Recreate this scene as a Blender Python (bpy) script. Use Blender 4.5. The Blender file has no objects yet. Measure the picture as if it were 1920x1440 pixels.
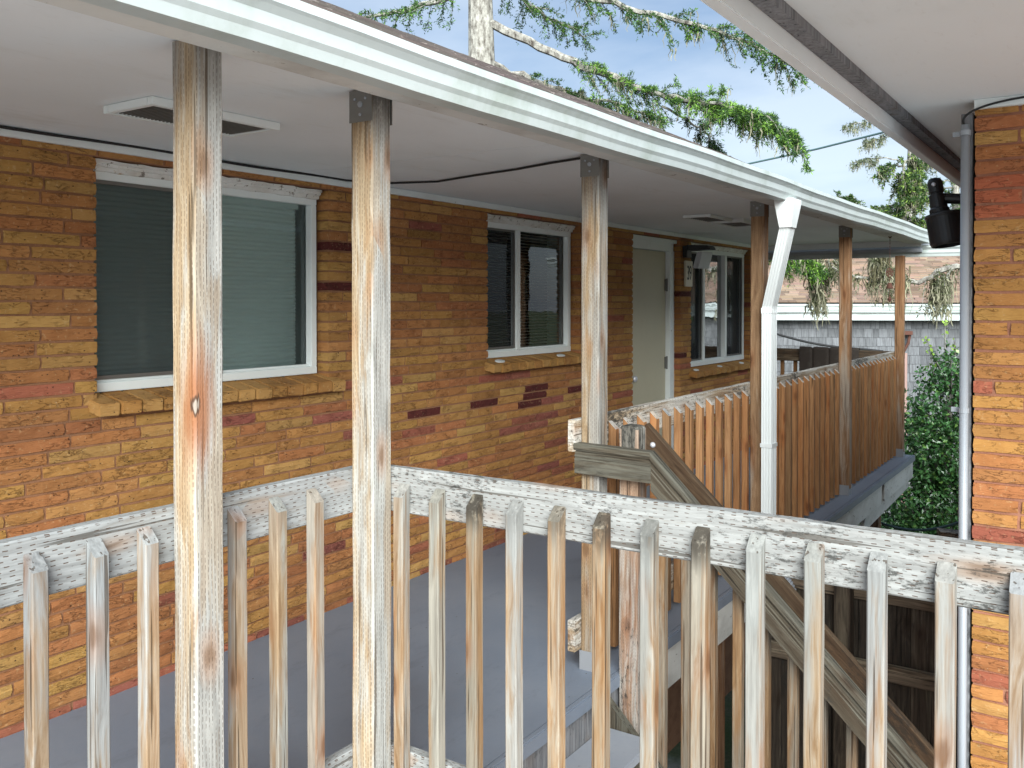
import bpy, bmesh, math, random
import numpy as np
from mathutils import Vector, Matrix, Quaternion

R = math.radians
random.seed(7)
rng = np.random.default_rng(7)
scene = bpy.context.scene
COL = scene.collection

# World axes: +Y runs along the motel wall away from the viewer, +X points away from that wall.
# Heights below are written relative to eye level CZ (h); the upper walkway floor is h = -1.63.
CZ = 4.45
DECK = -1.63
# ------------------------------------------------------------------ camera
cam_d = bpy.data.cameras.new('camera')
cam = bpy.data.objects.new('camera', cam_d)
COL.objects.link(cam)
cam.location = (0, 0, CZ)
cam.rotation_euler = (R(90 - 0.7), 0, R(33.8))
cam_d.sensor_width = 36
cam_d.lens = 36 * 1704 / 1920
cam_d.shift_y = -131 / 1920
cam_d.clip_start = 0.05
cam_d.clip_end = 2000
scene.camera = cam
scene.render.resolution_x = 1024
scene.render.resolution_y = 768

# ------------------------------------------------------------------ world and sun
SUN_EL, SUN_AZ = 27, -54       # azimuth measured from +X towards +Y
world = bpy.data.worlds.new('World')
scene.world = world
world.use_nodes = True
wn, wl = world.node_tree.nodes, world.node_tree.links
wn.clear()
wout = wn.new('ShaderNodeOutputWorld')
bg = wn.new('ShaderNodeBackground')
bg.inputs['Strength'].default_value = 0.15
sky = wn.new('ShaderNodeTexSky')
sky.sky_type = 'NISHITA'
sky.sun_disc = False
sky.sun_elevation = R(SUN_EL)
sky.sun_rotation = R(90 - SUN_AZ)
sky.air_density = 1.0
sky.dust_density = 0.6
wtc = wn.new('ShaderNodeTexCoord')
wmap = wn.new('ShaderNodeMapping')
wmap.inputs['Scale'].default_value = (1.0, 1.0, 2.6)
wmap.inputs['Location'].default_value = (0.35, 0.2, 0.1)
wl.new(wtc.outputs['Generated'], wmap.inputs['Vector'])
wno = wn.new('ShaderNodeTexNoise')
wno.inputs['Scale'].default_value = 2.6
wno.inputs['Detail'].default_value = 7
wno.inputs['Roughness'].default_value = 0.52
wno.inputs['Distortion'].default_value = 0.25
wl.new(wmap.outputs['Vector'], wno.inputs['Vector'])
wmix = wn.new('ShaderNodeMixRGB')
wcl = wn.new('ShaderNodeValToRGB')
wcl.color_ramp.elements[0].position = 0.40
wcl.color_ramp.elements[0].color = (0.31, 0.43, 0.62, 1)
wcl.color_ramp.elements[1].position = 0.64
wcl.color_ramp.elements[1].color = (0.76, 0.82, 0.90, 1)
wl.new(wno.outputs['Fac'], wcl.inputs['Fac'])
wsc = wn.new('ShaderNodeMixRGB'); wsc.blend_type = 'MULTIPLY'; wsc.inputs['Fac'].default_value = 1.0
wsc.inputs['Color2'].default_value = (2.0, 2.05, 2.1, 1)
wl.new(wcl.outputs['Color'], wsc.inputs['Color1'])
wl.new(wsc.outputs['Color'], wmix.inputs['Color2'])
wmix.inputs['Fac'].default_value = 0.86
wl.new(sky.outputs['Color'], wmix.inputs['Color1'])
wl.new(wmix.outputs['Color'], bg.inputs['Color'])
wl.new(bg.outputs['Background'], wout.inputs['Surface'])

sun_d = bpy.data.lights.new('sun', 'SUN')
sun_d.energy = 3.8
sun_d.angle = R(45)
sun_d.color = (0.965, 1.0, 0.975)
sun = bpy.data.objects.new('sun', sun_d)
COL.objects.link(sun)
sd = Vector((math.cos(R(SUN_EL)) * math.cos(R(SUN_AZ)), math.cos(R(SUN_EL)) * math.sin(R(SUN_AZ)), math.sin(R(SUN_EL))))
sun.rotation_euler = sd.to_track_quat('Z', 'Y').to_euler()
sun.location = (5, -5, 20)

scene.view_settings.view_transform = 'Standard'
scene.view_settings.look = 'None'
scene.view_settings.exposure = 1.45
scene.view_settings.gamma = 1.0
scene.view_settings.use_curve_mapping = False

# ------------------------------------------------------------------ material helpers
class NT:
    """small wrapper to write node materials as expressions"""
    def __init__(s, name):
        s.m = bpy.data.materials.new(name)
        s.m.use_nodes = True
        s.n, s.l = s.m.node_tree.nodes, s.m.node_tree.links
        s.b = s.n['Principled BSDF']
        s.b.inputs['Specular IOR Level'].default_value = 0.3
    def put(s, sock, v):
        if hasattr(v, 'links') or isinstance(v, bpy.types.NodeSocket):
            s.l.new(v, sock)
        else:
            if isinstance(v, (tuple, list)) and len(v) == 3 and sock.type == 'RGBA':
                v = (*v, 1)
            sock.default_value = v
    def math(s, op, a, b=0.0, c=0.0, clamp=False):
        n = s.n.new('ShaderNodeMath'); n.operation = op; n.use_clamp = clamp
        s.put(n.inputs[0], a); s.put(n.inputs[1], b)
        if op in ('MULTIPLY_ADD', 'SMOOTH_MIN', 'WRAP', 'COMPARE'): s.put(n.inputs[2], c)
        return n.outputs[0]
    def vmath(s, op, a, b=(0, 0, 0)):
        n = s.n.new('ShaderNodeVectorMath'); n.operation = op
        s.put(n.inputs[0], a); s.put(n.inputs[1], b)
        return n.outputs[0]
    def scale(s, v, xyz):
        return s.vmath('MULTIPLY', v, xyz)
    def noise(s, vec, scale=5, detail=4, rough=0.55, dist=0.0):
        n = s.n.new('ShaderNodeTexNoise')
        s.put(n.inputs['Vector'], vec)
        n.inputs['Scale'].default_value = scale; n.inputs['Detail'].default_value = detail
        n.inputs['Roughness'].default_value = rough; n.inputs['Distortion'].default_value = dist
        return n.outputs['Fac']
    def voro(s, vec, scale=5, feat='F1', out='Distance'):
        n = s.n.new('ShaderNodeTexVoronoi'); n.feature = feat
        s.put(n.inputs['Vector'], vec); n.inputs['Scale'].default_value = scale
        return n.outputs[out]
    def ramp(s, f, a, b, ca=(0, 0, 0), cb=(1, 1, 1)):
        n = s.n.new('ShaderNodeValToRGB')
        e = n.color_ramp.elements
        e[0].position, e[1].position = a, b
        e[0].color, e[1].color = (*ca, 1), (*cb, 1)
        s.put(n.inputs['Fac'], f)
        return n.outputs['Color']
    def step(s, f, a, b):
        n = s.n.new('ShaderNodeMapRange'); n.interpolation_type = 'SMOOTHSTEP'
        s.put(n.inputs['Value'], f)
        n.inputs['From Min'].default_value = a; n.inputs['From Max'].default_value = b
        return n.outputs['Result']
    def mix(s, f, a, b, mode='MIX'):
        n = s.n.new('ShaderNodeMixRGB'); n.blend_type = mode
        s.put(n.inputs['Fac'], f); s.put(n.inputs['Color1'], a); s.put(n.inputs['Color2'], b)
        return n.outputs['Color']
    def obj(s):
        n = s.n.new('ShaderNodeTexCoord'); return n.outputs['Object']
    def onormal(s):
        n = s.n.new('ShaderNodeTexCoord'); return n.outputs['Normal']
    def geo(s, out='Normal'):
        n = s.n.new('ShaderNodeNewGeometry'); return n.outputs[out]
    def info(s, out):
        n = s.n.new('ShaderNodeObjectInfo'); return n.outputs[out]
    def attr(s, name, out='Color'):
        n = s.n.new('ShaderNodeAttribute'); n.attribute_name = name; return n.outputs[out]
    def sep(s, v):
        n = s.n.new('ShaderNodeSeparateXYZ'); s.put(n.inputs[0], v); return n.outputs
    def comb(s, x, y, z):
        n = s.n.new('ShaderNodeCombineXYZ')
        s.put(n.inputs[0], x); s.put(n.inputs[1], y); s.put(n.inputs[2], z); return n.outputs[0]
    def bump(s, h, strength=0.3, dist=0.01):
        n = s.n.new('ShaderNodeBump')
        n.inputs['Strength'].default_value = strength; n.inputs['Distance'].default_value = dist
        s.put(n.inputs['Height'], h); s.l.new(n.outputs[0], s.b.inputs['Normal'])
    def color(s, c): s.put(s.b.inputs['Base Color'], c)
    def rough(s, r): s.put(s.b.inputs['Roughness'], r)
    def rnd_coord(s):
        rv = s.info('Random')
        return s.vmath('ADD', s.obj(), s.comb(s.math('MULTIPLY', rv, 37.0), s.math('MULTIPLY', rv, 91.0), s.math('MULTIPLY', rv, 53.0)))

def wood(name, dark, light, grey, grey_amt=0.5, incise=None, mould=0.0, rust=0.25, top=None, bumpk=0.5, up=0.7, facex=0.0, heart=None):
    """weathered softwood, grain along the object's local Z. incise=(row pitch, dash period, dash length, strength)"""
    t = NT(name)
    p = t.rnd_coord(); o = t.obj()
    gp = t.scale(p, (55, 55, 2.2))
    warp = t.noise(t.scale(p, (6, 6, 1.6)), 1.0, 2)
    gp2 = t.vmath('ADD', gp, t.comb(t.math('MULTIPLY', warp, 7.0), t.math('MULTIPLY', warp, 7.0), 0.0))
    g1 = t.noise(gp2, 1.0, 5, 0.65)
    g2 = t.noise(t.scale(p, (130, 130, 5)), 1.0, 3, 0.6)
    grain = t.math('ADD', t.math('MULTIPLY', g1, 0.7), t.math('MULTIPLY', g2, 0.3))
    c = t.ramp(grain, 0.37, 0.61, dark, light)
    # rusty tannin runs
    rs = t.step(t.noise(t.scale(p, (9, 9, 1.3)), 1.0, 4, 0.6), 0.50, 0.68)
    c = t.mix(t.math('MULTIPLY', rs, rust), c, (dark[0] * 1.15, dark[1] * 0.8, dark[2] * 0.55))
    # greying, stronger on upward faces
    gn = t.step(t.math('ADD', t.noise(t.scale(p, (11, 11, 1.1)), 1.0, 5, 0.6), t.math('MULTIPLY', t.math('SUBTRACT', grain, 0.5), 0.5)), 0.62 - 0.5 * grey_amt, 0.82 - 0.5 * grey_amt)
    nz = t.sep(t.geo('Normal'))
    fac = t.math('ADD', t.math('MULTIPLY', gn, 0.9), t.math('MULTIPLY', t.step(nz[2], 0.2, 0.6), up), clamp=True)
    if facex:
        fac = t.math('ADD', fac, t.math('MULTIPLY', t.step(nz[0], 0.5, 0.9), facex), clamp=True)
    if top:   # greyer towards the sawn top (height in local z, length of fade)
        oz = t.sep(o)[2]
        tf = t.step(t.math('ADD', oz, t.math('MULTIPLY', t.math('SUBTRACT', warp, 0.5), 0.25)), top[0] - top[1], top[0])
        fac = t.math('ADD', fac, t.math('MULTIPLY', tf, top[2]), clamp=True)
        topm = t.step(t.math('ADD', oz, t.math('MULTIPLY', t.math('SUBTRACT', g1, 0.5), 0.10)), top[0] - 0.13, top[0] - 0.03)
    gcol = t.ramp(grain, 0.34, 0.62, tuple(x * 0.60 for x in grey), tuple(min(.92, x * 1.12) for x in grey))
    c = t.mix(fac, c, gcol)
    # knots
    kp = t.vmath('ADD', t.scale(p, (13, 13, 5.0)), t.comb(warp, warp, 0.0))
    kd = t.voro(kp, 1.0)
    kc = t.voro(kp, 1.0, 'F1', 'Color')
    ksel = t.math('GREATER_THAN', t.sep(kc)[0], 0.72)
    kd2 = t.math('ADD', kd, t.math('MULTIPLY', t.math('SUBTRACT', g1, 0.5), 0.22))
    knot = t.math('MULTIPLY', t.math('SUBTRACT', 1.0, t.step(kd2, 0.10, 0.25)), ksel)
    halo = t.math('MULTIPLY', t.math('SUBTRACT', 1.0, t.step(kd2, 0.16, 0.55)), ksel)
    c = t.mix(t.math('MULTIPLY', halo, 0.42), c, (dark[0] * 1.25, dark[1] * 0.85, dark[2] * 0.55))
    c = t.mix(t.math('MULTIPLY', knot, 0.65), c, (dark[0] * 0.55, dark[1] * 0.42, dark[2] * 0.35))
    # checks (fine splits)
    ck = t.step(t.noise(t.scale(p, (75, 75, 1.6)), 1.0, 2, 0.5), 0.63, 0.67)
    c = t.mix(t.math('MULTIPLY', ck, 0.75), c, tuple(x * 0.25 for x in dark))
    if mould:
        md = t.step(t.math('ADD', t.noise(t.scale(p, (60, 60, 22)), 1.0, 7, 0.75), t.math('MULTIPLY', t.noise(t.scale(p, (2.2, 2.2, 1.6)), 1.0, 2), 0.75)), 0.98 - 0.12 * mould, 1.12 - 0.12 * mould)
        c = t.mix(t.math('MULTIPLY', md, 0.88), c, (0.028, 0.027, 0.024))
    if top:
        sm = t.math('MULTIPLY', t.math('MULTIPLY', topm, t.math('SUBTRACT', 1.0, t.info('Alpha'))), t.step(t.noise(t.scale(p, (40, 40, 20)), 1.0, 4, .7), 0.30, 0.50))
        c = t.mix(sm, c, (0.030, 0.028, 0.026))
    h = t.math('SUBTRACT', t.math('MULTIPLY', grain, 1.0), t.math('MULTIPLY', ck, 0.8))
    if incise:
        rp, dp, dl, ds = incise
        ox = t.sep(o); nn = t.sep(t.onormal())
        isx = t.math('GREATER_THAN', t.math('ABSOLUTE', nn[0]), 0.6)
        jit = t.math('MULTIPLY', t.math('SUBTRACT', t.noise(t.scale(p, (8, 8, 30)), 1.0, 2), 0.5), 0.004)
        sx = t.math('ADD', t.math('ADD', t.math('MULTIPLY', isx, ox[1]), t.math('MULTIPLY', t.math('SUBTRACT', 1.0, isx), ox[0])), jit)
        s1 = t.math('ADD', t.math('DIVIDE', sx, rp), 50.0)
        row = t.math('FLOOR', s1); fr = t.math('FRACT', s1)
        hs = t.math('FRACT', t.math('MULTIPLY', t.math('SINE', t.math('MULTIPLY', row, 12.9898)), 43.758))
        tt = t.math('FRACT', t.math('ADD', t.math('ADD', t.math('DIVIDE', ox[2], dp), 80.0), t.math('ADD', t.math('MULTIPLY', row, 0.5), t.math('MULTIPLY', hs, 0.9))))
        a = t.math('SUBTRACT', 1.0, t.step(t.math('ABSOLUTE', t.math('SUBTRACT', fr, 0.5)), 0.05, 0.13))
        b = t.math('SUBTRACT', 1.0, t.step(t.math('ABSOLUTE', t.math('SUBTRACT', tt, 0.5)), dl * 0.42, dl * 0.55))
        fade = t.step(t.noise(t.scale(p, (30, 30, 12)), 1.0, 4, 0.75), 0.36, 0.52)
        mk = t.math('MULTIPLY', t.math('MULTIPLY', a, b), fade)
        c = t.mix(t.math('MULTIPLY', mk, ds), c, (0.075, 0.045, 0.03))
        h = t.math('SUBTRACT', h, t.math('MULTIPLY', mk, 0.6))
    if heart:
        dv = t.vmath('SUBTRACT', o, heart)
        dk_ = t.sep(t.scale(dv, (1, 1, 1)))
        hx = t.math('ABSOLUTE', t.math('ADD', dk_[0], dk_[1]))      # across the arris
        rr_ = t.math('SQRT', t.math('ADD', t.math('POWER', t.math('MULTIPLY', hx, 1.0), 2.0), t.math('POWER', t.math('MULTIPLY', t.math('SUBTRACT', dk_[2], t.math('MULTIPLY', hx, 0.45)), 0.72), 2.0)))
        rr_ = t.math('ADD', rr_, t.math('MULTIPLY', t.math('SUBTRACT', g2, 0.5), 0.030))
        near = t.math('SUBTRACT', 1.0, t.step(t.math('ADD', t.math('ABSOLUTE', dk_[0]), t.math('ABSOLUTE', dk_[1])), 0.06, 0.085))
        r2_ = t.math('SQRT', t.math('ADD', t.math('POWER', hx, 2.0), t.math('POWER', t.math('MULTIPLY', dk_[2], 0.30), 2.0)))
        halo2 = t.math('MULTIPLY', t.math('SUBTRACT', 1.0, t.step(t.math('ADD', r2_, t.math('MULTIPLY', t.math('SUBTRACT', g1, 0.5), 0.05)), 0.018, 0.075)), near)
        c = t.mix(t.math('MULTIPLY', halo2, 0.9), c, (0.26, 0.10, 0.038))
        rim = t.math('MULTIPLY', t.math('SUBTRACT', 1.0, t.step(rr_, 0.015, 0.021)), near)
        c = t.mix(t.math('MULTIPLY', rim, 0.85), c, (0.05, 0.03, 0.02))
        core = t.math('MULTIPLY', t.math('SUBTRACT', 1.0, t.step(rr_, 0.007, 0.013)), near)
        c = t.mix(core, c, t.mix(grain, (0.10, 0.07, 0.05), (0.42, 0.38, 0.33)))
    # per piece tint through the object's own colour
    c = t.mix(1.0, c, t.info('Color'), 'MULTIPLY')
    t.color(c); t.rough(0.85); t.bump(h, bumpk, 0.004)
    return t.m

def paint(name, col, dirt=(0.25, 0.25, 0.22), dirt_amt=0.3, rough=0.5, scale=3.0, stretch=(1, 1, 1), bump=0.1, spots=0.0, spec=0.3):
    t = NT(name)
    p = t.rnd_coord()
    n = t.noise(t.scale(p, stretch), scale, 6, 0.65)
    c = t.mix(t.math('MULTIPLY', t.step(n, 0.42, 0.75), dirt_amt), col, dirt)
    n2 = t.noise(p, scale * 14, 4, 0.6)
    c = t.mix(t.math('MULTIPLY', t.step(n2, 0.55, 0.75), dirt_amt * 0.5), c, tuple(x * 0.75 for x in col))
    if spots > 1.2:
        c = t.mix(t.math('MULTIPLY', t.step(t.noise(p, 9, 4, 0.7), 0.63, 0.68), 0.8), c, (0.42, 0.25, 0.06))
    if spots:
        sp = t.step(t.noise(t.scale(p, stretch), scale * 6, 5, 0.7), 0.70 - 0.08 * spots, 0.73 - 0.08 * spots)
        c = t.mix(t.math('MULTIPLY', sp, 0.85), c, (0.16, 0.13, 0.10))
    t.color(c); t.rough(rough); t.b.inputs['Specular IOR Level'].default_value = spec
    t.bump(n2, bump, 0.004)
    return t.m

def brick_mat(name, mode):
    t = NT(name)
    c0 = t.info('Color') if mode == 'object' else t.attr('Col')
    o = t.geo('Position')
    streak = t.noise(t.scale(o, (26, 26, 190)), 1.0, 4, 0.6)
    blot = t.noise(o, 17, 4, 0.6)
    c = t.mix(t.math('MULTIPLY', t.step(blot, 0.40, 0.72), 0.38), c0, t.mix(1.0, c0, (0.72, 0.62, 0.52), 'MULTIPLY'))
    c = t.mix(t.math('MULTIPLY', t.step(streak, 0.56, 0.72), 0.35), c, t.mix(1.0, c0, (0.60, 0.52, 0.45), 'MULTIPLY'))
    c = t.mix(t.math('MULTIPLY', t.step(t.noise(o, 60, 3), 0.60, 0.70), 0.25), c, (0.62, 0.45, 0.24))
    cn = t.noise(t.scale(o, (13, 13, 46)), 1.0, 5, 0.62, 0.4)
    crk = t.math('MULTIPLY', t.math('SUBTRACT', 1.0, t.step(t.math('ABSOLUTE', t.math('SUBTRACT', cn, 0.5)), 0.004, 0.016)), t.step(t.noise(o, 9, 3), 0.44, 0.58))
    c = t.mix(t.math('MULTIPLY', crk, 0.6), c, t.mix(1.0, c0, (0.33, 0.26, 0.22), 'MULTIPLY'))
    pit = t.voro(t.scale(o, (1, 1, 1.6)), 46)
    psel = t.math('GREATER_THAN', t.sep(t.voro(t.scale(o, (1, 1, 1.6)), 46, 'F1', 'Color'))[1], 0.80)
    pm = t.math('MULTIPLY', t.math('SUBTRACT', 1.0, t.step(pit, 0.12, 0.20)), psel)
    c = t.mix(t.math('MULTIPLY', pm, 0.85), c, (0.03, 0.02, 0.015))
    fl = t.step(t.noise(o, 130, 2), 0.735, 0.76)
    c = t.mix(t.math('MULTIPLY', fl, 0.5), c, (0.6, 0.52, 0.42))
    t.color(c); t.rough(0.86)
    h = t.math('SUBTRACT', t.math('ADD', t.math('MULTIPLY', streak, 0.8), t.math('MULTIPLY', blot, 0.7)), t.math('ADD', t.math('MULTIPLY', pm, 0.8), t.math('MULTIPLY', crk, 0.7)))
    t.bump(h, 0.75, 0.007)
    return t.m

def mortar_mat(name, col):
    t = NT(name)
    o = t.geo('Position')
    n = t.noise(o, 8, 6, 0.7); f = t.noise(o, 170, 3)
    c = t.mix(t.step(n, 0.4, 0.7), col, tuple(x * 0.72 for x in col))
    c = t.mix(t.math('MULTIPLY', t.step(f, 0.55, 0.7), 0.4), c, tuple(min(1, x * 1.5) for x in col))
    t.color(c); t.rough(0.95); t.bump(f, 0.6, 0.004)
    return t.m

def leaf_mat(name, rough=0.5, spec=0.4, trans=0.25):
    t = NT(name)
    c = t.attr('Col')
    t.color(c); t.rough(rough)
    t.b.inputs['Specular IOR Level'].default_value = spec
    tr = t.n.new('ShaderNodeBsdfTranslucent'); t.put(tr.inputs['Color'], c)
    mx = t.n.new('ShaderNodeMixShader'); mx.inputs[0].default_value = trans
    t.l.new(t.b.outputs[0], mx.inputs[1]); t.l.new(tr.outputs[0], mx.inputs[2])
    t.l.new(mx.outputs[0], t.n['Material Output'].inputs['Surface'])
    return t.m

def glass_mat(name, tint, refl=1.0, ripple=0.0):
    t = NT(name)
    t.n.remove(t.b)
    tr = t.n.new('ShaderNodeBsdfTransparent'); tr.inputs[0].default_value = (*tint, 1)
    gl = t.n.new('ShaderNodeBsdfGlossy'); gl.inputs['Roughness'].default_value = 0.015
    gl.inputs['Color'].default_value = (0.95, 0.97, 1.0, 1)
    fr = t.n.new('ShaderNodeFresnel'); fr.inputs['IOR'].default_value = 1.52
    if ripple:
        bp = t.n.new('ShaderNodeBump'); bp.inputs['Strength'].default_value = ripple; bp.inputs['Distance'].default_value = 0.01
        t.put(bp.inputs['Height'], t.noise(t.geo('Position'), 5.0, 2))
        t.l.new(bp.outputs[0], gl.inputs['Normal'])
    mx = t.n.new('ShaderNodeMixShader')
    t.l.new(t.math('MULTIPLY', fr.outputs[0], refl, clamp=True), mx.inputs[0])
    t.l.new(tr.outputs[0], mx.inputs[1]); t.l.new(gl.outputs[0], mx.inputs[2])
    t.l.new(mx.outputs[0], t.n['Material Output'].inputs['Surface'])
    return t.m

def screen_mat(name, col, cover):
    t = NT(name)
    t.color(col); t.rough(0.8)
    tr = t.n.new('ShaderNodeBsdfTransparent')
    mx = t.n.new('ShaderNodeMixShader'); mx.inputs[0].default_value = cover
    t.l.new(tr.outputs[0], mx.inputs[1]); t.l.new(t.b.outputs[0], mx.inputs[2])
    t.l.new(mx.outputs[0], t.n['Material Output'].inputs['Surface'])
    return t.m

def plain(name, col, rough=0.6, metal=0.0, spec=0.4, var=0.15):
    t = NT(name)
    n = t.noise(t.rnd_coord(), 22, 4, 0.6)
    t.color(t.mix(t.math('MULTIPLY', n, var), col, tuple(x * 0.5 for x in col)))
    t.rough(rough); t.b.inputs['Metallic'].default_value = metal
    t.b.inputs['Specular IOR Level'].default_value = spec
    return t.m

M = {}
TAN_D, TAN_L, GREY = (0.235, 0.160, 0.090), (0.40, 0.322, 0.220), (0.56, 0.545, 0.51)
M['post'] = wood('post_wood', TAN_D, TAN_L, (0.325, 0.325, 0.312), 0.46, (0.0100, 0.0190, 0.66, 0.55), 0.0, 0.18, up=0.3, facex=0.5, top=(2.23, 0.3, 0.0))
M['post_knot'] = wood('heart_knot_post_wood', TAN_D, TAN_L, (0.325, 0.325, 0.312), 0.46, (0.0100, 0.0190, 0.66, 0.55), 0.0, 0.18, up=0.3, facex=0.5, top=(2.23, 0.3, 0.0), heart=(0.040, -0.040, 1.318))
M['post_far'] = wood('porch_post_wood', (0.165, 0.092, 0.048), (0.33, 0.21, 0.12), (0.30, 0.28, 0.25), 0.25, (0.0100, 0.0165, 0.55, 0.35), 0.0, 0.4, up=0.3)
M['rail'] = wood('grey_rail_wood', (0.22, 0.185, 0.15), (0.31, 0.295, 0.265), (0.265, 0.272, 0.272), 0.80, (0.0115, 0.030, 0.40, 0.95), 0.0, 0.3, up=0.5)
M['rail_mould'] = wood('mouldy_rail_wood', (0.23, 0.19, 0.15), (0.33, 0.305, 0.27), (0.275, 0.280, 0.274), 0.80, (0.0115, 0.030, 0.40, 0.95), 0.48, 0.35, up=0.5)
M['picket'] = wood('picket_wood', (0.175, 0.108, 0.058), (0.31, 0.232, 0.155), (0.235, 0.240, 0.238), 0.44, None, 0.0, 0.35, top=(1.17, 0.28, 0.45))
M['picket_far'] = wood('cedar_picket_wood', (0.205, 0.098, 0.040), (0.345, 0.182, 0.082), (0.42, 0.40, 0.37), -0.10, None, 0.0, 0.4, up=0.95, bumpk=0.3)
M['rail_far'] = wood('cedar_rail_wood', (0.20, 0.14, 0.085), (0.44, 0.34, 0.23), (0.50, 0.48, 0.44), 0.45, (0.0125, 0.036, 0.36, 0.75), 0.75, 0.3, up=0.7)
M['stair_wood'] = wood('grey_brown_stair_wood', (0.042, 0.032, 0.021), (0.098, 0.080, 0.056), (0.108, 0.103, 0.082), 0.42, None, 0.35, 0.3, up=0.5)
M['newel'] = wood('mouldy_newel_wood', (0.20, 0.12, 0.075), (0.38, 0.26, 0.18), (0.36, 0.34, 0.31), 0.30, (0.0085, 0.0150, 0.65, 0.5), 0.35, 0.5, top=(1.45, 0.22, 0.3), up=0.2)
M['newel_top'] = wood('black_mould_wood', (0.06, 0.055, 0.045), (0.16, 0.15, 0.13), (0.45, 0.45, 0.42), 0.25, None, 0.9, 0.1, up=0.0)
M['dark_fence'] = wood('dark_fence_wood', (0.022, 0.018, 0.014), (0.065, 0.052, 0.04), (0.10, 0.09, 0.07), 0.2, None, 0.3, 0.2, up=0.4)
M['white_board'] = paint('peeling_white_board', (0.66, 0.66, 0.63), (0.22, 0.20, 0.17), 0.45, 0.7, 2.2, (1, 1, 2), 0.5, spots=1.0)
def soffit_mat():
    t = NT('soffit_paint')
    p = t.geo('Position')
    big = t.noise(p, 0.8, 4, 0.6); mid = t.noise(t.scale(p, (1, .3, 1)), 4.5, 6, 0.68); fine = t.noise(t.scale(p, (1, .25, 1)), 46, 5, 0.7)
    c = t.mix(t.step(big, 0.35, 0.7), (0.80, 0.84, 0.86), (0.73, 0.77, 0.78))
    c = t.mix(t.math('MULTIPLY', t.step(mid, 0.55, 0.76), 0.35), c, (0.52, 0.52, 0.47))
    c = t.mix(t.math('MULTIPLY', t.step(fine, 0.58, 0.72), 0.22), c, (0.58, 0.58, 0.56))
    sp = t.step(t.noise(p, 17, 5, 0.75), 0.735, 0.75)
    c = t.mix(t.math('MULTIPLY', sp, 0.7), c, (0.25, 0.24, 0.22))
    t.color(c); t.rough(0.6); t.bump(t.math('ADD', mid, fine), 0.12, 0.004)
    return t.m
M['soffit'] = soffit_mat()
M['trim'] = paint('white_trim_paint', (0.74, 0.78, 0.77), (0.5, 0.49, 0.46), 0.30, 0.5, 3, (1, 1, 1), 0.15, spots=0.35)
M['flaking'] = paint('flaking_white_paint', (0.74, 0.74, 0.71), (0.40, 0.33, 0.22), 0.55, 0.7, 5, (1, 1, 1), 0.9, spots=1.35)
M['vinyl'] = paint('window_vinyl', (0.78, 0.83, 0.82), (0.6, 0.6, 0.58), 0.15, 0.35, 5, (1, 1, 1), 0.04)
M['gutter'] = paint('gutter_enamel', (0.50, 0.55, 0.545), (0.27, 0.32, 0.26), 0.60, 0.36, 1.6, (1.0, 2.2, 1.6), 0.08)
M['downspout'] = paint('downspout_enamel', (0.76, 0.80, 0.80), (0.62, 0.63, 0.62), 0.2, 0.35, 2, (1, 1, 0.5), 0.04)
def deck_mat():
    t = NT('deck_paint')
    p = t.geo('Position')
    big = t.noise(p, 0.9, 5, 0.6); mid = t.noise(t.scale(p, (1, .45, 1)), 7, 6, 0.7); fine = t.noise(p, 60, 4, 0.7)
    c = t.mix(t.step(big, 0.35, 0.68), (0.175, 0.208, 0.262), (0.215, 0.243, 0.290))
    c = t.mix(t.math('MULTIPLY', t.step(mid, 0.52, 0.72), 0.45), c, (0.130, 0.148, 0.180))
    c = t.mix(t.math('MULTIPLY', t.step(fine, 0.60, 0.70), 0.30), c, (0.24, 0.25, 0.26))
    sp = t.voro(t.scale(p, (1, .6, 1)), 34)
    ss = t.math('GREATER_THAN', t.sep(t.voro(t.scale(p, (1, .6, 1)), 34, 'F1', 'Color'))[0], 0.90)
    c = t.mix(t.math('MULTIPLY', t.math('MULTIPLY', t.math('SUBTRACT', 1.0, t.step(sp, 0.06, 0.13)), ss), 0.85), c, (0.05, 0.04, 0.032))
    t.color(c); t.rough(t.mix(big, (0.42, 0.42, 0.42), (0.62, 0.62, 0.62))); t.bump(t.math('ADD', mid, fine), 0.18, 0.004)
    return t.m
M['deck'] = deck_mat()
M['tread'] = paint('tread_paint', (0.30, 0.32, 0.36), (0.42, 0.42, 0.42), 0.4, 0.6, 3, (1, 1, 1), 0.2, spots=0.4)
M['door'] = paint('door_paint', (0.50, 0.46, 0.335), (0.42, 0.385, 0.28), 0.35, 0.5, 2.0, (1, 1, 0.6), 0.06)
M['steel'] = plain('galvanised_steel', (0.20, 0.195, 0.18), 0.55, 0.55)
M['base_metal'] = plain('painted_base_bracket', (0.30, 0.31, 0.33), 0.5, 0.2)
M['bolt'] = plain('bright_bolt', (0.62, 0.62, 0.66), 0.35, 0.4)
M['black'] = plain('black_plastic', (0.012, 0.012, 0.013), 0.42, 0, 0.5)
M['cable'] = plain('black_cable', (0.015, 0.015, 0.016), 0.5)
M['green_cable'] = plain('teal_cable', (0.07, 0.13, 0.135), 0.6)
M['pipe'] = plain('grey_conduit', (0.36, 0.385, 0.42), 0.42, 0.1)
M['pipe_board'] = wood('grey_corner_board', (0.11, 0.115, 0.125), (0.20, 0.205, 0.215), (0.22, 0.22, 0.23), 0.5, None, 0.1, 0.0)
M['lamp_white'] = plain('lamp_head_white', (0.62, 0.63, 0.68), 0.4)
M['plaque'] = plain('cream_tile', (0.62, 0.57, 0.44), 0.35)
M['ink'] = plain('number_black', (0.012, 0.012, 0.012), 0.5)
M['rust'] = plain('rusted_metal', (0.13, 0.055, 0.038), 0.8, 0.2, var=0.5)
M['rug'] = paint('dark_rug', (0.052, 0.042, 0.036), (0.10, 0.088, 0.075), 0.6, 0.95, 9, (1, 1, 1), 0.9)
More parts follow.
